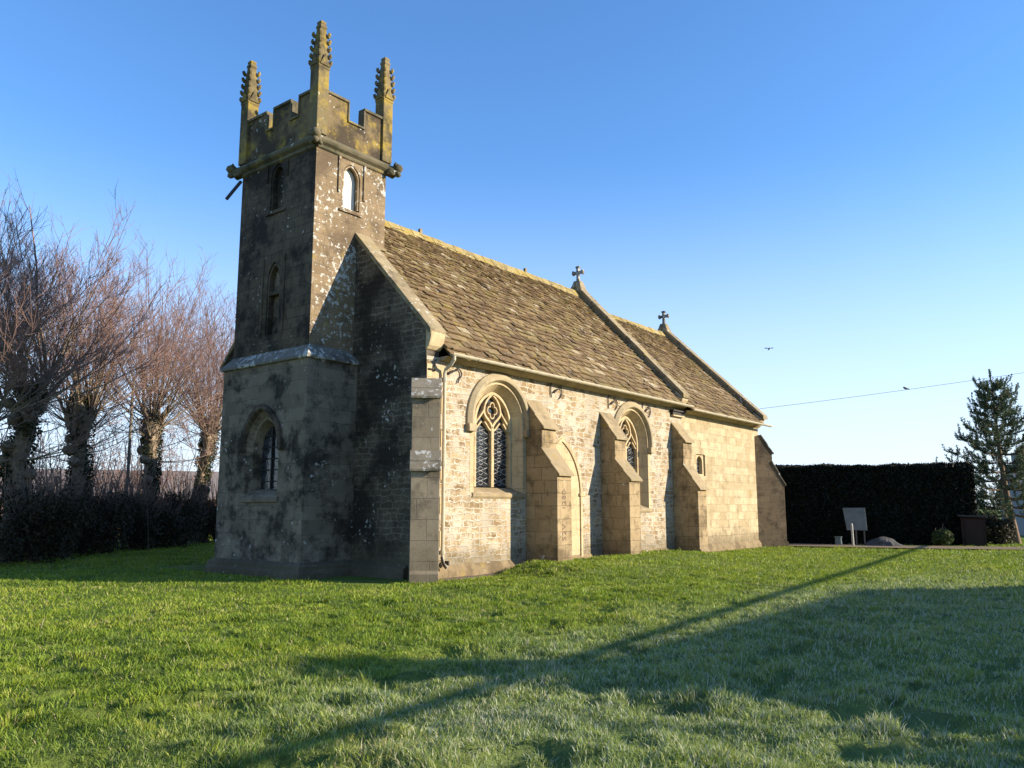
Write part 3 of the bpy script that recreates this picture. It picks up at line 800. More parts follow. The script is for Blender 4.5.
b1 = buttress((3.62, 0, 0), (0, -1, 0), .64, ST, M['buttress'], M['set_off'], 'buttress with carved numerals down its face')
buttress((7.30, 0, 0), (0, -1, 0), .62, [(0, 4.46, .56, 3.66, .05), (.51, 3.02, 1.02, 2.42, .05)], M['buttress'], M['set_off'])
buttress((11.90, 0, 0), (0, -1, 0), .64, [(0, 4.52, .50, 3.86, .06), (.42, 3.06, .98, 2.24, .06)], M['buttress'], M['set_off'])
buttress((NW, 0, 0), (-1, -1, 0), .63, [(.30, 4.50, .70, 4.06, .05), (.64, 2.84, .82, 2.44, .05)], M['grey_buttress'], M['grey_set_off'], 'grey diagonal corner buttress spotted with white lichen')
buttress((CE, 0.02, 0), (1, -1, 0), .6, [(0, 4.6, .48, 3.86, .04), (.44, 3.5, .95, 2.55, .04)], M['brown_buttress'], M['grey_set_off'], 'diagonal buttress at the east corner with its shade painted in brown')
# numerals carved down the face of the first buttress
def carved(txt, x, y, z, size):
    cu = bpy.data.curves.new('numerals', 'FONT'); cu.body = txt; cu.size = size; cu.extrude = .004; cu.align_x = 'CENTER'; cu.align_y = 'CENTER'; cu.space_character = 1.15
    tmp = bpy.data.objects.new('numerals', cu); C.objects.link(tmp)
    bpy.context.view_layer.update()
    me = bpy.data.meshes.new_from_object(tmp.evaluated_get(bpy.context.evaluated_depsgraph_get()))
    me.transform(Matrix.Translation((x, y, z)) @ Matrix.Rotation(R(90), 4, 'X') @ Matrix.Rotation(R(90), 4, 'Z'))
    bpy.data.objects.remove(tmp); me.materials.clear(); me.materials.append(M['carving'])
    o = bpy.data.objects.new('carved_numerals', me); C.objects.link(o); o.parent = b1
carved('1280', 3.60, -1.012, 1.80, .23); carved('S2V', 3.60, -1.012, .98, .25)

# ---- tower
LX, LY0, LY1, LZ = -2.0, 2.43, 5.93, 5.20
UX0, UX1, UY0, UY1, UZ = -1.85, .48, 2.60, 5.77, 10.72
FW = Frame((LX, 0, 0), (0, 1, 0), (-1, 0, 0))
tl = MB(); wloop = arch_loop(3.42, 4.78, 1.92, 3.05, 3.95, 9)
panel(tl, FW, [(LY0, -.4), (LY1, -.4), (LY1, LZ), (LY0, LZ)], [(wloop, wloop, .003)])
tl.add([(LX, LY0, -.4), (NW-.002, LY0, -.4), (NW-.002, LY0, LZ), (LX, LY0, LZ)], [(0, 1, 2, 3)])
tl.add([(LX, LY1, -.4), (NW-.002, LY1, -.4), (NW-.002, LY1, LZ), (LX, LY1, LZ)], [(0, 1, 2, 3)])
tower = tl.build('tower', M['tower_lower'], church)
# west window of the tower: moulded orders stepping inwards
ww_ = MB(); steps = [(0.0, .004), (.09, .12), (.14, .125), (.24, .34)]
loops_ = [(arch_loop(3.42+i, 4.78-i, 1.92+i*.6, 3.05, 3.95-i*1.25, 9), d) for i, d in steps]
for (la_, da), (lb_, db) in zip(loops_, loops_[1:]):
    n = len(la_); ww_.add([FW(*p, da) for p in la_]+[FW(*p, db) for p in lb_], [(i, (i+1) % n, n+(i+1) % n, n+i) for i in range(n)])
tw = ww_.build('window', M['tower_lower'], tower)
g = MB(); fill(g, FW, loops_[-1][0], .33); g.build('pane', M['glass'], tw)
g = MB()
for kz in range(5): g.tube([FW(3.66, 2.25+kz*.28, .30), FW(4.54, 2.25+kz*.28, .30)], .014, 5)
bar(g, FW, [(4.10, 2.05), (4.10, 3.6)], .03, .28, .33)
g.build('saddle_bar', M['bars'], tw)
h = MB(); h.sweep([FW(a, t) for a, t in arch_path(3.33, 4.87, 2.98, 3.05, 4.07, 12)], [(-.08, 0), (-.08, .09), (.04, .10), (.09, .02), (.09, 0)], (-1, 0, 0))
h.build('hood_mould', M['tower_west_shade'], tw, bevel=.01)
s = MB(); s.hull8([(LX-.06, 3.34, 1.74), (LX+.02, 3.34, 1.74), (LX+.02, 4.86, 1.74), (LX-.06, 4.86, 1.74), (LX-.06, 3.34, 1.86), (LX+.25, 3.5, 2.05), (LX+.25, 4.7, 2.05), (LX-.06, 4.86, 1.86)])
s.build('sill', M['tower_lower'], tw, bevel=.01)
# plinth
p = MB()
def ring(mb, x0, x1, y0, y1, levels, close_top=False):
    vs = []; 
    for z, o in levels: vs += [(x0-o, y0-o, z), (x1+o, y0-o, z), (x1+o, y1+o, z), (x0-o, y1+o, z)]
    fs = []
    for i in range(len(levels)-1):
        for k in range(4): fs.append((i*4+k, i*4+(k+1) % 4, i*4+4+(k+1) % 4, i*4+4+k))
    if close_top: fs.append(tuple((len(levels)-1)*4+k for k in range(4)))
    fs.append((0, 3, 2, 1))
    mb.add(vs, fs)
ring(p, LX, NW, LY0, LY1, [(-.4, .16), (.14, .16), (.19, .12), (.28, .12), (.36, .002)])
p.hull8([(NW-.14, .5, -.4), (NW, .5, -.4), (NW, LY0-.1, -.4), (NW-.14, LY0-.1, -.4), (NW-.14, .5, .22), (NW, .5, .34), (NW, LY0-.1, .34), (NW-.14, LY0-.1, .22)])
p.build('plinth', M['rubble_dark'], tower, bevel=.01)
# weathered set-off between the stages
v = MB(); ring(v, LX, NW-.01, LY0, LY1, [(LZ-.08, .0), (LZ-.06, .07), (LZ-.0, .08), (LZ+.30, -.16)])
v.build('weathering', M['weathering'], tower, bevel=.006)
# upper stage
FU = Frame((UX0, 0, 0), (0, 1, 0), (-1, 0, 0)); FUS = Frame((0, UY0, 0), (1, 0, 0), (0, -1, 0))
uw = MB()
ow1 = arch_loop(3.90, 4.45, 9.25, 10.15, 10.50, 7); ow2 = arch_loop(3.88, 4.42, 5.93, 7.35, 7.85, 7)
panel(uw, FU, [(UY0, LZ-.1), (UY1, LZ-.1), (UY1, UZ), (UY0, UZ)], [(ow1, ow1, .25), (ow2, ow2, .20)])
uw.add([(UX0, UY1, LZ-.1), (UX1, UY1, LZ-.1), (UX1, UY1, UZ), (UX0, UY1, UZ)], [(0, 1, 2, 3)])
uw.build('tower_wall', M['tower_west_shade'], tower)
us = MB(); os_ = arch_loop(-1.0, -.42, 9.20, 10.05, 10.42, 8); so = arch_loop(-.96, -.46, 9.26, 10.05, 10.36, 8)
panel(us, FUS, [(UX0, LZ-.1), (UX1, LZ-.1), (UX1, UZ), (UX0, UZ)], [(os_, so, .28)])
us.add([(UX1, UY0, 8), (UX1, UY1, 8), (UX1, UY1, UZ), (UX1, UY0, UZ)], [(0, 1, 2, 3)])
us.add([(UX0, UY0, UZ), (UX1, UY0, UZ), (UX1, UY1, UZ), (UX0, UY1, UZ)], [(0, 1, 2, 3)])
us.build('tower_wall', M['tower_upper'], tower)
# belfry lights
bl = MB(); bar(bl, FU, arch_path(3.93, 4.42, 9.25, 10.13, 10.46), .05, .03, .22); bl.hull8([(UX0-.05, 3.76, 9.13), (UX0+.02, 3.76, 9.13), (UX0+.02, 4.58, 9.13), (UX0-.05, 4.58, 9.13), (UX0-.05, 3.76, 9.17), (UX0+.2, 3.8, 9.28), (UX0+.2, 4.54, 9.28), (UX0-.05, 4.58, 9.17)])
bar(bl, FU, [(3.74, 10.05), (3.74, 10.60), (4.60, 10.60), (4.60, 10.05)], .06, -.035, 0)
wb1 = bl.build('belfry_window', M['tower_west_shade'], tower, bevel=.008)
g = MB(); fill(g, FU, ow1, .16); g.build('shutter', M['tower_west_shade'], wb1)
bl = MB(); bar(bl, FU, arch_path(3.91, 4.39, 5.93, 7.33, 7.78), .05, .03, .18); bar(bl, FU, [(3.88, 7.02), (4.42, 7.02)], .10, .02, .19)
bar(bl, FU, [(3.70, 5.9), (3.70, 8.0)], .06, -.03, 0.0); bar(bl, FU, [(4.60, 5.9), (4.60, 8.0)], .06, -.03, 0.0)
wb2 = bl.build('blind_lancet', M['tower_west_shade'], tower, bevel=.008)
g = MB(); fill(g, FU, ow2, .19); g.build('infill', M['tower_lower'], wb2)
bl = MB(); bar(bl, FUS, arch_path(-.96, -.46, 9.25, 10.03, 10.38), .05, .02, .10)
bar(bl, FUS, [(-1.12, 9.55), (-1.12, 10.55), (-.28, 10.55), (-.28, 9.55)], .07, -.04, 0.0)
bl.hull8([(-1.10, UY0-.05, 9.08), (-.34, UY0-.05, 9.08), (-.34, UY0+.02, 9.08), (-1.10, UY0+.02, 9.08), (-1.10, UY0-.05, 9.12), (-.34, UY0-.05, 9.12), (-.40, UY0+.24, 9.28), (-1.04, UY0+.24, 9.28)])
wb3 = bl.build('belfry_window', M['tower_upper'], tower, bevel=.008)
g = MB(); fill(g, FUS, so, .16); lv = g.build('louvre_board', M['louvre'], wb3)
g = MB()
for kz in range(7):
    for kx in (0, 1): 
        g = MB(); c = FUS(-.86+.22*kx, 9.36+kz*.13, .155); g.tube([c, c+Vector((0, .004, 0))], .014, 8); g.build('vent_hole', M['dark'], lv)
# string course, parapet with battlements and their copings
sg = MB(); ring(sg, UX0, UX1, UY0, UY1, [(10.50, .002), (10.53, .05), (10.57, .05), (10.60, .03), (10.66, .12), (10.72, .15), (10.79, .13), (10.85, .05)])
sg.build('string_course', M['string'], tower, bevel=.015)
E_ = .035; px0, px1, py0, py1 = UX0-E_, UX1+E_, UY0-E_, UY1+E_; T = .17
pa, pc = MB(), MB(); ZB, ZE, ZM = 10.80, 11.50, 12.03
def pw(axis_, fixed, inward, spans, lo, hi):
    def bx(mb, a, c, z0, z1, o=0.0):
        f0, f1 = sorted((fixed-inward*o, fixed+inward*(T+o)))
        (mb.box(a, c, f0, f1, z0, z1) if axis_ == 'x' else mb.box(f0, f1, a, c, z0, z1))
    bx(pa, lo, hi, ZB, ZE)
    prev = lo
    for a, c in spans:
        bx(pa, a, c, ZE, ZM)
        bx(pc, a-.03, c+.03, ZM+.001, ZM+.075, .045)
    ed = [lo]+[q_ for s_ in spans for q_ in s_]+[hi]
    for a, c in zip(ed[2:-1:2], ed[3:-1:2]):
        bx(pc, a+.002, c-.002, ZE+.001, ZE+.06, .045)
        bx(pc, a-.001, a+.045, ZE+.06, ZM, .035); bx(pc, c-.045, c+.001, ZE+.06, ZM, .035)
c0, c1 = .20, .20
pw('y', px0, 1, [(py0+c0, 3.30), (3.68, 4.38), (4.72, py1-c0)], py0+T, py1-T)
pw('y', px1, -1, [(py0+c0, 3.30), (3.68, 4.38), (4.72, py1-c0)], py0+T, py1-T)
pw('x', py0, 1, [(px0+c0, -.93), (-.36, px1-c0)], px0+.001, px1-.001)
pw('x', py1, -1, [(px0+c0, -.93), (-.36, px1-c0)], px0+.001, px1-.001)
pa_o = pa.build('parapet', M['parapet'], tower)
pc.build('parapet_coping', M['string'], pa_o, bevel=.012)
def pinnacle(x, y):
    b = MB(); w = .168; z0, z1, z2 = 10.86, 12.66, 13.86
    b.box(x-w, x+w, y-w, y+w, z0, z1-.06)
    rr = [(z1-.06, w), (z1-.03, w+.012), (z1+.03, w+.012), (z1+.06, .168), (z1+.62, .128), (z2-.14, .088), (z2-.11, .105), (z2-.05, .10), (z2-.02, .075), (z2+.02, .092), (z2+.07, .08), (z2+.10, .03)]
    vs, fs = [], []
    for z, o in rr: vs += [(x-o, y-o, z), (x+o, y-o, z), (x+o, y+o, z), (x-o, y+o, z)]
    for i in range(len(rr)-1):
        for k in range(4): fs.append((i*4+k, i*4+(k+1) % 4, i*4+4+(k+1) % 4, i*4+4+k))
    fs.append(tuple((len(rr)-1)*4+k for k in range(4))); b.add(vs, fs)
    o = b.build('pinnacle', M['pinnacle'], tower, bevel=.01)
    c = MB()
    # crockets on the four arrises and small gablets at the foot of the spirelet
    for sx_, sy_ in ((1,1),(1,-1),(-1,1),(-1,-1)):
        for k in range(5):
            z = z1+.13+k*.195; e = .163-.062*(z-z1)/1.2
            P = Vector((x+sx_*e, y+sy_*e, z)); dd = Vector((sx_, sy_, 0)).normalized()
            c.tube([P-dd*.05-Vector((0,0,.07)), P+dd*.01-Vector((0,0,.045)), P+dd*.032+Vector((0,0,.0)), P+dd*(.046+rnd.uniform(-.012,.012))+Vector((0,0,.05)), P+dd*.02+Vector((0,0,.075))], [.03, .05, .055, .042+rnd.uniform(-.01,.008), .02], 6)
    for sx_, sy_ in ((1,0),(-1,0),(0,1),(0,-1)):
        d = Vector((sx_, sy_, 0)); n = Vector((-sy_, sx_, 0)); P = Vector((x, y, z1))+d*(w+.005)
        c.prism([P-n*w*.9+Vector((0,0,.02)), P+n*w*.9+Vector((0,0,.02)), P+Vector((0,0,.34))], (0,0,0), tuple(d*.035))
    c.build('crocket', M['pinnacle'], o, bevel=.006)
ix = .10
for x in (px0+ix, px1-ix):
    for y in (py0+ix, py1-ix): pinnacle(x, y)
def gargoyle(x, y, dx, dy):
    d = Vector((dx, dy, 0)).normalized(); n = Vector((-d.y, d.x, 0)); P = Vector((x, y, 10.70)); b = MB()
    up = Vector((0, 0, 1))
    b.tube([P-d*.1, P+d*.10-up*.02, P+d*.20-up*.05, P+d*.27-up*.04], [.12, .135, .12, .10], 9)
    b.tube([P+d*.20+up*.0, P+d*.29+up*.04, P+d*.37+up*.02, P+d*.42-up*.02], [.10, .145, .12, .07], 9)
    b.tube([P+d*.26-up*.10, P+d*.34-up*.14, P+d*.40-up*.13], [.09, .085, .05], 8)
    for s in (-1, 1):
        b.tube([P+d*.24+n*s*.10+up*.08, P+d*.26+n*s*.15+up*.15], [.045, .02], 6)
        b.tube([P+d*.36+n*s*.06+up*.07, P+d*.40+n*s*.06+up*.06], [.035, .02], 6)
        b.tube([P+d*.05+n*s*.10-up*.10, P+d*.18+n*s*.11-up*.17, P+d*.24+n*s*.09-up*.14], [.06, .055, .03], 6)
    b.build('gargoyle', M['string'], tower, smooth=True)
for x, dx in ((UX0, -1), (UX1, 1)):
    for y, dy in ((UY0, -1), (UY1, 1)): gargoyle(x, y, dx, dy)
b = MB(); b.tube([(UX0-.02, UY1+.05, 10.42), (UX0-.22, UY1+.12, 10.08), (UX0-.36, UY1+.16, 9.84)], .045, 8); b.build('lead_spout', M['lead_pipe'], tower)
# lead flashing strip where nave roof meets the tower
b = MB(); b.tube([(UX1-.4, UY0-.02, 8.42), (UX1+.03, UY0-.02, 8.42)], .05, 5); b.build('flashing', M['coping'], tower)

# ================================================================ TREES, HEDGES, SHRUBS
def tubes_mesh(name, paths, mat, parent=None, n=3):
    """paths: list of (points Nx3, radii N, tip N) -> one mesh of thin tapered tubes"""
    Vs, Ls, Ss, Ts = [], [], [], []; vo = 0; lo = 0
    ca = np.cos(np.arange(n)*2*np.pi/n); sa = np.sin(np.arange(n)*2*np.pi/n)
    for pts, rad, tip in paths:
        pts = np.asarray(pts); m = len(pts)
        d = np.gradient(pts, axis=0); d /= np.linalg.norm(d, axis=1, keepdims=True)+1e-9
        ref = np.where(np.abs(d[:, 2:3]) < .9, np.array([[0, 0, 1.]]), np.array([[1., 0, 0]]))
        u = np.cross(ref, d); u /= np.linalg.norm(u, axis=1, keepdims=True)+1e-9; w = np.cross(d, u)
        v = pts[:, None]+np.asarray(rad)[:, None, None]*(u[:, None]*ca[None, :, None]+w[:, None]*sa[None, :, None])
        Vs.append(v.reshape(-1, 3)); Ts.append(np.repeat(tip, n))
        i = np.arange(m-1)[:, None]*n; k = np.arange(n)[None]
        q = np.stack([i+k, i+(k+1) % n, i+n+(k+1) % n, i+n+k], -1).reshape(-1, 4)+vo
        Ls.append(q.ravel()); Ss.append(np.arange(len(q))*4+lo); vo += m*n; lo += q.size
    return np_mesh(name, np.concatenate(Vs), np.concatenate(Ls), np.concatenate(Ss), mat, parent, {'tip': np.concatenate(Ts)})

def leaf_cloud(name, cen, size, mat, parent=None, aspect=.5, up=0.0, rs=None):
    """one small leaf quad (kite) per centre"""
    rs = rs or nr; n = len(cen)
    d = rs.randn(n, 3); d[:, 2] += up; d /= np.linalg.norm(d, axis=1, keepdims=True)
    e = rs.randn(n, 3); e -= d*(e*d).sum(1, keepdims=True); e /= np.linalg.norm(e, axis=1, keepdims=True)
    s = (np.asarray(size)*(.6+.8*rs.rand(n)))[:, None]
    V = np.stack([cen-d*s, cen+e*s*aspect, cen+d*s, cen-e*s*aspect], 1).reshape(-1, 3)
    return np_mesh(name, V, np.arange(n*4), np.arange(n)*4, mat, parent)

def lime(seed, loc, h, poll, label, spread=1.12, nshoot=116):
    rs = np.random.RandomState(seed)
    root = thing('pollarded_lime_tree', label, 'tree', loc, 0, 'pollarded lime trees in a row by the church')
    # trunk with swollen knuckles
    z = np.linspace(-.2, poll, 14)
    wob = np.cumsum(rs.randn(14, 2)*.035, 0)
    tr = np.stack([wob[:, 0], wob[:, 1], z], -1)
    rad = .25-.06*np.linspace(0, 1, 14)+rs.rand(14)*.08+.2*np.exp(-np.linspace(0, 3, 14)*2.2)
    rad[-3:] += [.06, .14, .02]
    paths = [(tr, rad, np.zeros(14))]
    heads = [tr[-1], tr[-2]+[0, 0, .1]]
    for k in range(5):
        a = k*1.256+rs.rand()*.8; b = tr[rs.randint(9, 13)]; L = .3+rs.rand()*.45
        e = b+np.array([math.cos(a)*L, math.sin(a)*L, .5+rs.rand()*.8]); t = np.linspace(0, 1, 6)[:, None]
        p = b+(e-b)*t+np.array([0, 0, .25])*np.sin(t*3.1)*.6
        paths.append((p, np.array([.20, .17, .15, .15, .19, .10]), np.zeros(6))); heads.append(e)
    for k in range(9):                                   # burrs
        b = tr[rs.randint(3, 13)]; a = rs.rand()*6.28; o = np.array([math.cos(a), math.sin(a), 0])
        paths.append((np.stack([b+o*.15, b+o*.36+[0,0,.03], b+o*.5, b+o*.56]), np.array([.18, .20, .15, .04]), np.zeros(4)))
    tubes_mesh('trunk', paths, M['bark'], root, 9)
    sh = []
    for k in range(nshoot):
        hd = heads[rs.randint(len(heads))] if not 8 < k <= 30 else tr[rs.randint(8, 14)]
        a = rs.rand()*6.28; low = 8 < k <= 30; lead = k <= 8
        el = (rs.uniform(-.2, .6) if low else (rs.uniform(.95, 1.45) if lead else rs.uniform(.4, 1.45)))
        L = (rs.uniform(2.4, 4.4) if low else rs.uniform(.55, 1.0)*(h-poll)*(.84 if lead else 1.0 if el > .9 else .78))*1.04
        m = 9; t = np.linspace(0, 1, m)
        dirs = []
        up_b = .72 if not low else .85
        elv = el+(1.45-el)*t*up_b*.75; az = a+np.cumsum(rs.randn(m)*.10)
        st = np.stack([np.cos(az)*np.cos(elv)*spread, np.sin(az)*np.cos(elv)*spread, np.sin(elv)], -1)*L/(m-1)
        p = hd+np.concatenate([[np.zeros(3)], np.cumsum(st[:-1]+rs.randn(m-1, 3)*.022*L/4, 0)])
        r0 = rs.uniform(.045, .075) if lead else rs.uniform(.013, .028)*(L/5)**.5
        sh.append((p, r0*(1-.82*t)+.003, t*.75))
        for j in range(rs.randint(11, 18)):
            tt = rs.uniform(.42, .99); i = min(m-2, int(tt*(m-1))); f = tt*(m-1)-i
            b = p[i]*(1-f)+p[i+1]*f; d = st[i]/np.linalg.norm(st[i])
            o = rs.randn(3); o -= d*(o@d); o /= np.linalg.norm(o)
            d2 = d*.75+o*.62; l = rs.uniform(.5, 1.5)*(1.1-.5*tt); q = np.linspace(0, 1, 4)[:, None]
            tw = b+d2*l*q+np.array([0, 0, .22*l])*q*q
            sh.append((tw, np.array([.0085, .007, .005, .0035]), np.array([.5, .7, .9, 1.])))
            for jj in range(rs.randint(2, 5)):
                f2 = rs.uniform(.25, 1); b2 = b+d2*l*f2+np.array([0, 0, .22*l])*f2*f2
                o2 = rs.randn(3); o2 /= np.linalg.norm(o2); l2 = rs.uniform(.18, .5)
                d3 = d2/np.linalg.norm(d2)*.7+o2*.6+np.array([0, 0, .15])
                sh.append((np.stack([b2, b2+d3*l2*.5, b2+d3*l2+[0, 0, .04]]), np.array([.0052, .0042, .003]), np.array([.85, .95, 1.])))
    tubes_mesh('crown', sh, M['bark'], root, 3)
    n = 6500; a = rs.rand(n)*6.28; zz = rs.rand(n)**1.3*(poll+.4); cl = fbm(a*1.3+seed, zz*.9, 3)
    k_ = cl > .42; a, zz = a[k_], zz[k_]; rr = .23+.22*rs.rand(len(a))
    leaf_cloud('ivy', np.stack([np.cos(a)*rr+np.interp(zz, z, tr[:, 0]), np.sin(a)*rr+np.interp(zz, z, tr[:, 1]), zz], -1), .05, M['ivy'], root, .7, rs=rs)
    return root
lime(21, (-5.9, 11.9, 0), 10.2, 4.8, 'bare pollarded lime tree cut off by the left edge of the view')
lime(22, (-3.85, 14.07, 0), 11.3, 5.0, 'tallest bare lime tree with ivy, second from the left edge')
lime(23, (-.51, 17.03, 0), 11.2, 5.3, 'bare lime tree with a thick knobbly lit trunk, left of the slim grey pole')
lime(24, (3.34, 19.61, 0), 12.1, 5.2, 'bare lime tree with a forked ivy covered trunk, right of the slim grey pole')
lime(25, (7.3, 22.2, 0), 12.5, 5.4, 'bare lime tree half hidden by the tower corner')
lime(26, (11.3, 24.9, 0), 13.0, 6.2, 'bare lime tree hidden behind the tower, last of its row')

# slim pole between two limes
b = MB(); b.tube([(0, 0, -.3), (.03, 0, 3), (.0, .02, 6.6)], [.075, .065, .05], 8)
po = b.build('wooden_pole', plain('grey_pole_wood', (.20,.17,.13), .9)); po.location = (2.05, 18.9, 0)
tag(po, 'slim grey wooden pole standing between two bare lime trees', 'pole')

def shrub(name, label, cat, loc, rx, ry, h, n, mat, leaf, seed, group=None, twigs=40):
    rs = np.random.RandomState(seed); root = thing(name, label, cat, loc, 0, group)
    cen = []
    blobs = [(rs.uniform(-.6, .6)*rx, rs.uniform(-.6, .6)*ry, rs.uniform(.25, .75)*h, rs.uniform(.3, .55)) for _ in range(11)]+[(0, 0, h*.3, .7), (0, 0, h*.5, .6)]
    per = n//len(blobs)
    for bx_, by_, bz_, br in blobs:
        v = rs.randn(per, 3); v /= np.linalg.norm(v, axis=1, keepdims=True); v *= (rs.rand(per, 1)**.4)
        cen.append(np.array([bx_, by_, bz_])+v*np.array([rx*br*1.1, ry*br*1.1, h*br*.75]))
    cen = np.concatenate(cen); cen = cen[cen[:, 2] > 0]
    leaf_cloud('foliage', cen, leaf, mat, root, .55, rs=rs)
    if twigs:
        ps = []
        for k in range(twigs):
            a = rs.rand()*6.28; L = h*rs.uniform(.7, 1.5); t = np.linspace(0, 1, 6)
            sp = rs.uniform(.1, .8)
            ps.append((np.stack([np.cos(a)*rx*sp*t+rs.randn(6)*.04, np.sin(a)*ry*sp*t+rs.randn(6)*.04, L*(t-.25*sp*t*t)-.1], -1), .022*(1-.8*t)+.004, t*.5))
        tubes_mesh('stem', ps, M['bark'], root, 3)
    return root
G = 'overgrown shrubs under the lime trees'
for i, (x, y, rx, h, lb) in enumerate([
    (-5.6, 12.6, 1.5, 2.7, 'dark overgrown shrub at the left edge under the bare limes'),
    (-3.4, 13.2, 1.4, 2.5, 'dark tangled shrub in front of the second lime tree'),
    (-2.0, 15.1, 1.5, 2.8, 'tall brownish shrub with dead stems between two lit lime trunks'),
    (-.1, 16.0, 1.4, 2.4, 'low dark shrub at the foot of the thick knobbly lime trunk'),
    (1.8, 17.6, 1.5, 2.6, 'dark bramble shrub at the foot of the slim grey pole'),
    (3.4, 18.6, 1.4, 2.2, 'low dark shrub in front of the forked ivy covered lime'),
    (5.2, 19.9, 1.6, 2.5, 'dark shrub filling the gap left of the tower corner'),
    (7.6, 21.2, 1.6, 2.6, 'dark shrub close against the tower corner as seen from the lawn')]):
    shrub('overgrown_shrub', lb, 'shrub', (x, y, 0), rx, 1.1, h*rnd.uniform(.72, 1.0), 9000, M['scrub'], .045, 60+i, G, 130)

def bare_scrub(seed, loc, h, w, label):
    rs = np.random.RandomState(seed); r = thing('bare_scrub_bush', label, 'bush', loc, 0, 'bare scrub behind the lime trees'); ps = []
    for k in range(70):
        a = rs.rand()*6.28; L = h*rs.uniform(.6, 1.1); t = np.linspace(0, 1, 6); o = rs.randn(2)*w*.35; sp = w*rs.uniform(.1, .6)
        p = np.stack([o[0]+np.cos(a)*sp*t**1.3+rs.randn(6)*.03, o[1]+np.sin(a)*sp*t**1.3+rs.randn(6)*.03, L*t-.1], -1)
        ps.append((p, .020*(1-.75*t)+.004, t*.8))
        for j in range(12):
            i = rs.randint(1, 5); f = rs.rand(); b = p[i]*(1-f)+p[i+1]*f if i < 5 else p[i]
            d = rs.randn(3)*.7+[0, 0, .55]; d /= np.linalg.norm(d); l = rs.uniform(.3, 1.0)
            ps.append((np.stack([b, b+d*l*.5, b+d*l+[0, 0, .06]]), np.array([.009, .007, .004]), np.array([.6, .8, 1.])))
    tubes_mesh('stems', ps, M['bark'], r, 3)
for i, (x, y, h, w, lb) in enumerate([(-3.0, 18.0, 4.4, 3.2, 'pale bare scrub bush between the two leftmost full lime trunks'),
    (.8, 20.5, 4.8, 3.4, 'pale bare scrub bush just left of the slim grey pole'), (3.4, 23.0, 4.6, 3.4, 'pale bare scrub bush between the slim pole and the forked lime'),
    (6.3, 24.2, 5.0, 3.6, 'pale bare scrub bush between the forked lime and the tower side lime'), (-5.2, 16.0, 4.4, 3.0, 'pale bare scrub bush at the far left edge behind the limes')]):
    bare_scrub(130+i, (x, y, 0), h, w, lb)

# the clipped conifer hedge
def hedge():
    rs = np.random.RandomState(5)
    A, B = Vector((20.3, 5.9, 0)), Vector((26.55, -6.5, 0)); L = (B-A).length; th, h = 1.5, 3.42
    root = thing('clipped_hedge', 'tall dark clipped conifer hedge with a level top beyond the church', 'hedge', tuple(A), math.atan2((B-A).y, (B-A).x))
    n = 170000; u = rs.rand(n)*L; f = rs.rand(n)
    y = np.empty(n); z = np.empty(n)
    fr = f < .42; bk = (f >= .42) & (f < .62); tp = (f >= .62) & (f < .9); en = f >= .9
    y[fr] = -th/2; z[fr] = rs.rand(fr.sum())*h; y[bk] = th/2; z[bk] = rs.rand(bk.sum())*h
    y[tp] = (rs.rand(tp.sum())-.5)*th; z[tp] = h; u[en] = L*(rs.rand(en.sum()) > .3); y[en] = (rs.rand(en.sum())-.5)*th; z[en] = rs.rand(en.sum())*h
    bump = (fbm(u*1.1, z*1.1+y, 4)-.5)*.34
    y = y+np.sign(y)*bump*(~tp); z = z+(tp*(bump*.8+rs.randn(n)*.035))
    y += rs.randn(n)*.05
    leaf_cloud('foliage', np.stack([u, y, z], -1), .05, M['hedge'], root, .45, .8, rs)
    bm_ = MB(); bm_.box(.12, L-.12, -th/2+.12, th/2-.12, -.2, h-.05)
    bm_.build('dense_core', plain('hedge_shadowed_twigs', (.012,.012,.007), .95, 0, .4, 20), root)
hedge()

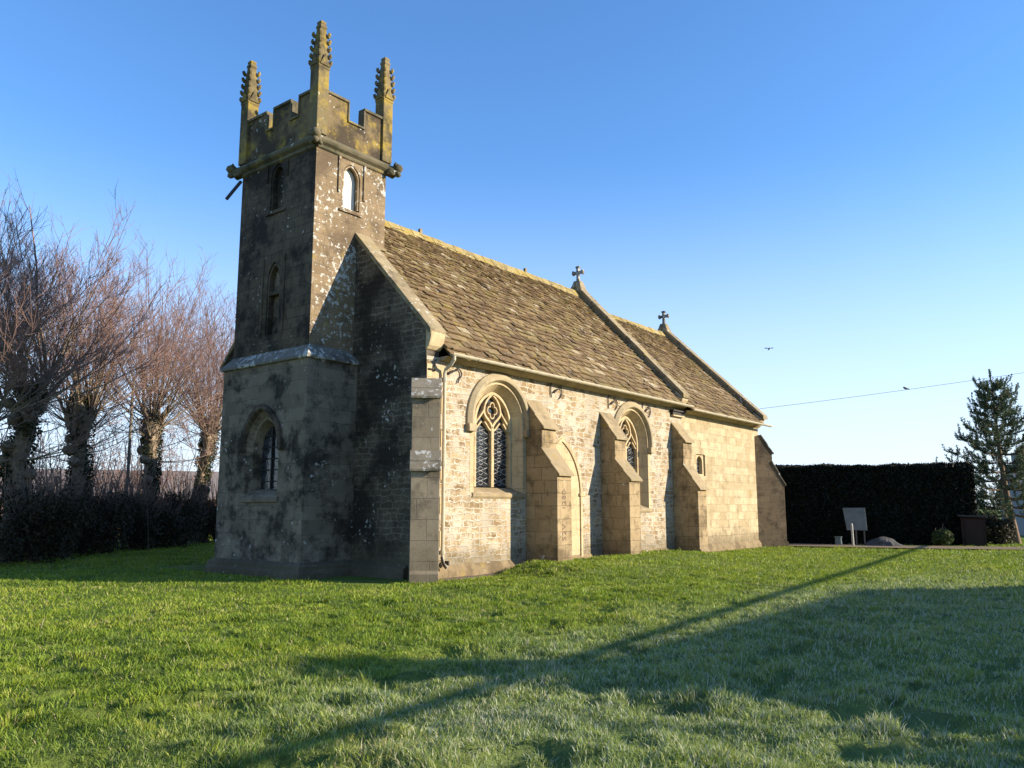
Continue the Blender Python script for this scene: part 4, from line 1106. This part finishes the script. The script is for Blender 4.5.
# young pine on the right
def pine():
    rs = np.random.RandomState(8); H = 7.6
    root = thing('young_pine_tree', 'young bushy pine tree with upright shoots at the right edge', 'tree', (29.7, -7.75, 0))
    z = np.linspace(-.2, H, 12); tr = np.stack([.10*np.sin(z*.8)+.10*z*.0, .075*z+.10*np.sin(z*.6), z], -1)
    tubes_mesh('trunk', [(tr, .16*(1-z/H*.9)+.012, np.zeros(12))], M['trunk'], root, 8)
    br, ne = [], []
    zz = 1.35
    def needles(p0, p1, k, ln):
        t = rs.rand(k, 1); c = p0+(p1-p0)*t; d = (p1-p0)/np.linalg.norm(p1-p0)
        o = rs.randn(k, 3); o /= np.linalg.norm(o, axis=1, keepdims=True)
        e = d*.7+o*.8; e /= np.linalg.norm(e, axis=1, keepdims=True); ne.append(np.concatenate([c, e*ln*(.7+.6*rs.rand(k, 1))], 1))
    while zz < H-.3:
        f = (zz-1.9)/(H-1.9); R0 = (2.85*(1-f)**1.05+.16)*(1 if f > .12 else .8)
        nbr = rs.randint(6, 9)
        for k in range(nbr):
            a = k*6.283/nbr+rs.rand()*.7; L = R0*rs.uniform(.6, 1.12); m = 7; t = np.linspace(0, 1, m)
            b = np.array([np.interp(zz, z, tr[:, 0]), np.interp(zz, z, tr[:, 1]), zz])
            rise = rs.uniform(.15, .4)*L
            p = b+np.stack([np.cos(a)*L*t, np.sin(a)*L*t, rise*t**1.6-.12*L*np.sin(t*3.1)*(1-f)], -1)
            br.append((p, .035*(1-.75*t)*(1-.5*f)+.005, t*.2))
            for j in range(int(4+9*L/2.5)):
                tt = rs.uniform(.25, 1.0); i = min(m-2, int(tt*(m-1))); q = p[i]+(p[i+1]-p[i])*(tt*(m-1)-i)
                d = np.array([np.cos(a+rs.randn()*.9), np.sin(a+rs.randn()*.9), rs.uniform(.1, .9)]); l = rs.uniform(.25, .65)
                e1 = q+d*l*.6; e2 = e1+np.array([d[0]*.12, d[1]*.12, l*.55])
                br.append((np.stack([q, e1, e2]), np.array([.012, .010, .007]), np.array([.1, .1, .1])))
                needles(q, e1, 26, .12); needles(e1, e2, 36, .10)
            needles(p[3], p[-1], 40, .11)
            if f > .35 or rs.rand() < .4:
                tp = p[-1]; e = tp+np.array([rs.randn()*.04, rs.randn()*.04, rs.uniform(.3, .55)])
                br.append((np.stack([tp, (tp+e)/2, e]), np.array([.014, .012, .008]), np.array([.1]*3))); needles(tp, e, 46, .075)
        zz += rs.uniform(.32, .48)
    ld = np.array(tr[-1]); br.append((np.stack([ld-[0,0,.1], ld+[0,0,.22], ld+[0,.02,.42]]), np.array([.02, .016, .008]), np.zeros(3))); needles(tr[-2], ld, 90, .08); needles(ld, ld+[0, .02, .42], 170, .085)
    tubes_mesh('branches', br, M['trunk'], root, 4)
    ne = np.concatenate(ne); c, e = ne[:, :3], ne[:, 3:]; n = len(c)
    s = np.cross(e, rs.randn(n, 3)); s /= np.linalg.norm(s, axis=1, keepdims=True); s *= .016
    V = np.stack([c-s*.5, c+e*.6-s, c+e, c+e*.6+s, ], 1).reshape(-1, 3)
    np_mesh('foliage', V, np.arange(n*4), np.arange(n)*4, M['pine'], root)
pine()

shrub('round_bush', 'small round green bush at the foot of the dark hedge end', 'bush', (24.7, -5.65, 0), .55, .5, .75, 3500, M['bush'], .05, 91, None, 12)
shrub('round_bush', 'large round dark bush beside the pine trunk', 'bush', (28.6, -7.0, 0), .95, .9, 1.25, 9000, M['scrub'], .06, 92, None, 14)

# ================================================================ THINGS BY THE HEDGE
def at_px(u, v, depth):
    """a point seen at pixel (u, v) of the photograph, at a horizontal depth along the view"""
    f = 814.6; p = R(8.65); a = R(38.42)
    F = Vector((math.cos(a)*math.cos(p), math.sin(a)*math.cos(p), math.sin(p))); Rr = Vector((math.sin(a), -math.cos(a), 0)); U = Rr.cross(F)
    d = F+Rr*((u-512)/f)-U*((v-384)/f)
    return CAM+d*(depth/math.hypot(d.x, d.y)*1.0)
sb = thing('notice_board', 'pale blank notice board on legs in front of the dark hedge', 'notice board', (22.7, -2.75, 0), math.atan2(-13.1+2.75, -13.9-22.7)+math.pi/2)
b = MB(); b.hull8([(-.34,-.02,.66),(.46,-.02,.66),(.46,.02,.66),(-.34,.02,.66),(-.46,-.10,1.60),(.42,-.10,1.60),(.42,-.06,1.60),(-.46,-.06,1.60)])
b.build('board', plain('pale_board', (.17,.19,.20), .5, 0, .5, 4), sb, bevel=.01)
for x in (.02, .34):
    b = MB(); b.box(x-.03, x+.03, .03, .09, -.2, 1.5); b.build('leg', plain('board_leg_wood', (.14,.12,.10), .9), sb)
b = MB(); b.tube([(0,0,-.2),(.0,0,.9)], [.05,.048], 8); b.tube([(0,0,.9),(0,0,.97)], [.048,.02], 8)
o = b.build('white_post', plain('white_painted_post', (.42,.40,.34), .6)); o.location = (21.9, -2.85, 0); o.rotation_euler = (0, R(-2.5), 0)
tag(o, 'short slim white post standing in front of the notice board', 'post')
b = MB(); b.hull8([(-.13,-.12,0),(.13,-.12,0),(.13,.12,0),(-.13,.12,0),(-.11,-.10,.34),(.11,-.10,.34),(.11,.10,.34),(-.11,.10,.34)]); b.box(-.14,.14,-.13,.13,.34,.39)
o = b.build('small_bin', plain('pale_bin_plastic', (.16,.19,.18), .6), bevel=.015); o.location = (22.6, -2.05, 0)
tag(o, 'small pale lidded bin on the grass left of the notice board', 'bin')
b = MB(); n = 26; rows = 9
vs, fs = [], []
for i in range(rows):
    t = i/(rows-1); rr = .85*(1-t); 
    for k in range(n):
        a = 2*math.pi*k/n; w = 1+.10*math.sin(3*a+i)+rnd.uniform(-.10,.10)
        vs.append((rr*1.0*w*math.cos(a), rr*1.0*w*math.sin(a), .42*(1-(1-t)**1.7)-.03*(1-t)))
for i in range(rows-1):
    for k in range(n): fs.append((i*n+k, i*n+(k+1)%n, (i+1)*n+(k+1)%n, (i+1)*n+k))
b.add(vs, fs)
o = b.build('gravel_heap', plain('grey_gravel', (.075,.072,.068), .95, 0, .5, 30)); o.location = (23.0, -3.75, 0)
tag(o, 'low heap of grey gravel at the foot of the dark hedge', 'gravel heap')
# brown board shed
sh_ = thing('board_shed', 'low brown wooden shed between the hedge end and the pine', 'shed', (25.4, -6.75, 0), R(14))
b = MB(); b.box(0, 1.1, -.45, .45, -.1, 1.2)
for k in range(9): b.box(-.02, -.001, -.44+k*.10, -.36+k*.10, 0, 1.18)
b.build('wall', plain('brown_shed_board', (.035,.019,.013), .9, 0, .5, 6), sh_)
b = MB(); b.prism([(-.12,-.56,1.2),(-.12,.56,1.25),(-.12,.56,1.31),(-.12,-.56,1.26)], (0,0,0), (1.35,0,0)); b.build('roof', plain('shed_felt', (.06,.055,.05), .9), sh_)
b = MB(); b.box(-.045, -.021, -.35, .3, .02, 1.12); dd = b.build('door', plain('shed_door', (.03,.016,.011), .8), sh_)
b = MB(); b.box(-.065, -.046, .2, .24, .7, .8); b.build('handle', M['iron'], dd)

# ---- houses beyond
def house(name, label, loc, rz, L, W, he, hr, wall_m, roof_m, nwin=3, chim=True, door=True):
    r = thing(name, label, 'house', loc, rz)
    b = MB(); b.prism([(0,-W/2,-.3),(0,W/2,-.3),(0,W/2,he),(0,0,hr-.12),(0,-W/2,he)], (0,0,0), (L,0,0)); w = b.build('wall', wall_m, r)
    b = MB()
    for s in (-1, 1):
        y1 = s*(W/2+.35); z1 = he-.35*(hr-he)/(W/2)
        b.hull8([(-.25,y1,z1),(L+.25,y1,z1),(L+.25,0,hr),(-.25,0,hr),(-.25,y1,z1+.12),(L+.25,y1,z1+.12),(L+.25,0,hr+.12),(-.25,0,hr+.12)])
    rf = b.build('roof', roof_m, r)
    if chim:
        b = MB(); b.box(.15, 1.05, -.4, .4, hr-1.2, hr+.68); b.box(.08, 1.12, -.47, .47, hr+.68, hr+.80); ch = b.build('chimney', wall_m, rf)
        for k in (-.2, .2):
            b = MB(); b.tube([(.6,k,hr+.80),(.6,k,hr+1.05)], [.11,.09], 8); b.build('chimney_pot', plain('clay_pot', (.35,.16,.09), .8), rf)
    for s in (-1, 1):
        for k in range(nwin):
            x = L*(k+.5)/nwin
            if door and s == 1 and k == nwin//2:
                b = MB(); b.box(x-.45, x+.45, s*W/2+.001, s*W/2+.06, 0, 2.0); d = b.build('door', plain('painted_door', (.05,.10,.08), .5), r)
                b = MB(); b.tube([(x+.35, s*W/2+.06, 1), (x+.35, s*W/2+.10, 1)], .025, 6); b.build('handle', M['iron'], d); continue
            b = MB(); y0, y1 = sorted((s*W/2+.001, s*W/2+.05)); b.box(x-.55, x+.55, y0, y1, .95, 2.05); f = b.build('window', plain('white_frame', (.7,.7,.68), .5), r)
            b = MB(); y0, y1 = sorted((s*(W/2+.052), s*(W/2+.06)))
            b.box(x-.48, x-.03, y0, y1, 1.02, 1.98); b.build('pane', M['glass'], f)
            b = MB(); b.box(x+.03, x+.48, y0, y1, 1.02, 1.98); b.build('pane', M['glass'], f)
    return r
brick = ashlar('red_brick', (.26,.12,.07), (.32,.16,.10), (.30,.26,.20), .23, .075, mort=.012)
tile = plain('clay_roof_tile', (.22,.18,.16), .9, 0, .4, 5)
grey_t = plain('grey_roof_slate', (.13,.13,.14), .8, 0, .3, 5)
white_r = plain('pale_render', (.24,.24,.235), .85, 0, .15, 2)
house('far_cottage', 'far cottage with a low pinkish tiled roof behind the bare limes', (6.5, 45.0, 0), R(-28), 16, 6.5, 2.3, 4.0, brick, tile, 4)
house('far_cottage', 'far white house glimpsed at the left edge behind the limes', (-3.5, 47, 0), R(70), 8, 7, 3.4, 5.0, white_r, grey_t, 3)
house('far_bungalow', 'far pale bungalow glimpsed behind the pine at the right edge', (44.0, -6.0, 0), R(-70), 10, 7, 2.3, 4.1, white_r, grey_t, 3)
# house across the lane; yew and hedge are added, unseen, to shape its shadow
HX, HY = 2.9, -24.5
house('brick_house', 'red brick house across the lane with a steep tiled roof', (HX, HY, 0), 0, 11.0, 5.4, 3.4, 6.2, brick, tile, 3)
def yew():
    rs = np.random.RandomState(4); r = thing('shadow_fill_yew', 'dark columnar yew added out of view to fill the lawn shadow', 'tree', (.9, -21.9, 0))  # unseen tree added to fill a gap in the lawn shadow
    n = 9000; zz = rs.rand(n)*5.0; w = .95*np.minimum(1, (5.05-zz)/1.6)**.6; a = rs.rand(n)*6.28; rr = w*rs.rand(n)**.3*(.85+.3*fbm(a*2, zz*1.5, 3))
    leaf_cloud('foliage', np.stack([np.cos(a)*rr, np.sin(a)*rr, zz+.1], -1), .11, M['hedge'], r, .5, .6, rs)
    b = MB(); b.tube([(0,0,-.2),(0,0,2),(0,0,4.6)], [.2,.16,.05], 8); b.build('trunk', M['trunk'], r)
yew()
def shadow_fill_hedge():
    rs = np.random.RandomState(6); n = 26000; u = rs.rand(n)*26; v = (rs.rand(n)-.5)*.9; z = rs.rand(n)*2.0
    z = z*(1+(fbm(u*.7, v, 3)-.5)*.25)
    o = leaf_cloud('shadow_fill_hedge', np.stack([u, v, z], -1), .12, M['bush'], None, .55, .3, rs); o.location = (-5.0, -16.9, 0)  # unseen hedge added to darken the near right of the lawn
    tag(o, 'green hedge added out of view to spread the shadow on the lawn', 'hedge')
shadow_fill_hedge()

# ================================================================ WIRES AND BIRDS
def pole(loc, h, lb):
    r = thing('telegraph_pole', lb, 'pole', loc)
    b = MB(); b.tube([(0,0,-.5),(0,0,h)], [.13,.10], 10); b.build('post', plain('creosoted_wood', (.10,.075,.05), .9), r)
    b = MB(); b.box(-.5,.5,-.05,.05,h-.35,h-.25); b.build('crossarm', plain('crossarm_wood', (.12,.09,.06), .9), r)
pole((35.4, -22.0, 0), 10.1, 'telegraph pole across the lane carrying the wire from the church')
pole((-10.5, -17.3, 0), 3.5, 'short western pole added out of view to carry the stand-in cable')  # this pole and the next are added only for the stand-in cable
pole((45.0, -11.8, 0), 3.5, 'short eastern pole added out of view to carry the stand-in cable')
b = MB(); A_, B_ = Vector((CE+.0, 3.0, 5.62)), Vector((35.4, -22.0, 9.95))
wp = [A_.lerp(B_, t)+Vector((0,0,-.9*4*t*(1-t)*.35)) for t in np.linspace(0, 1, 25)]
b.tube(wp, .008, 5)
tag(b.build('overhead_wire', plain('black_wire', (.03,.03,.03), .6)), 'thin overhead wire running from the church east end to the right', 'wire')
b = MB(); b.tube([(-10.5, -17.3, 3.25), (17, -14.58, 3.2), (45.0, -11.8, 3.25)], .058, 8)  # unseen cable added as caster of the long diagonal lawn shadow
tag(b.build('shadow_stand_in_cable', plain('stand_in_cable_black', (.03,.03,.03), .6)), 'thick black cable added out of view to cast the long thin lawn shadow', 'cable')
b = MB(); b.tube([(0,0,-.3),(0,0,5.4)], [.05,.035], 8); o = b.build('slim_post', plain('grey_metal_post', (.25,.25,.25), .5, .6)); o.location = (.05, -23.0, 0)
tag(o, 'slim grey metal post beside the added yew', 'post')
def bird(name, label, loc, rz, flying):
    r = thing(name, label, 'bird', loc, rz); b = MB()
    b.tube([(-.13,0,-.015),(-.06,0,0),(.02,0,.012),(.07,0,.03),(.095,0,.045),(.125,0,.042),(.15,0,.038)], [.012,.042,.052,.042,.032,.026,.004], 8)
    b.hull8([(-.24,-.035,-.03),(-.24,.035,-.03),(-.10,.02,-.012),(-.10,-.02,-.012),(-.24,-.035,-.024),(-.24,.035,-.024),(-.10,.02,.005),(-.10,-.02,.005)])
    b.build('body', M['bird'], r, smooth=True)
    for s in (-1, 1):
        w = MB()
        if flying: w.hull8([(.05,s*.03,.02),(-.06,s*.03,.02),(-.07,s*.17,.09),(.03,s*.17,.09),(.05,s*.03,.03),(-.06,s*.03,.03),(-.08,s*.30,.06),(-.02,s*.30,.06)])
        else: w.hull8([(.06,s*.042,.02),(-.16,s*.02,-.02),(-.15,s*.035,.0),(.05,s*.05,.03),(.06,s*.046,.03),(-.16,s*.024,-.012),(-.15,s*.03,.02),(.05,s*.045,.04)])
        w.build('wing', M['bird'], r)
    return r
M['bird'] = plain('dark_plumage', (.025,.024,.026), .6)
bird('flying_bird', 'tiny dark bird in flight high above the hedge', tuple(at_px(769, 349, 52)), R(215), True)
# the perched bird sits on the wire
best = min((A_.lerp(B_, t)+Vector((0,0,-.9*4*t*(1-t)*.35)) for t in np.linspace(.05, .6, 200)), key=lambda p: abs(math.atan2(p.y-CAM.y, p.x-CAM.x)-math.atan2(at_px(905,387,30).y-CAM.y, at_px(905,387,30).x-CAM.x)))
pb = bird('perched_bird', 'small dark bird perched on the overhead wire', tuple(best+Vector((0,0,.06))), R(150), False)
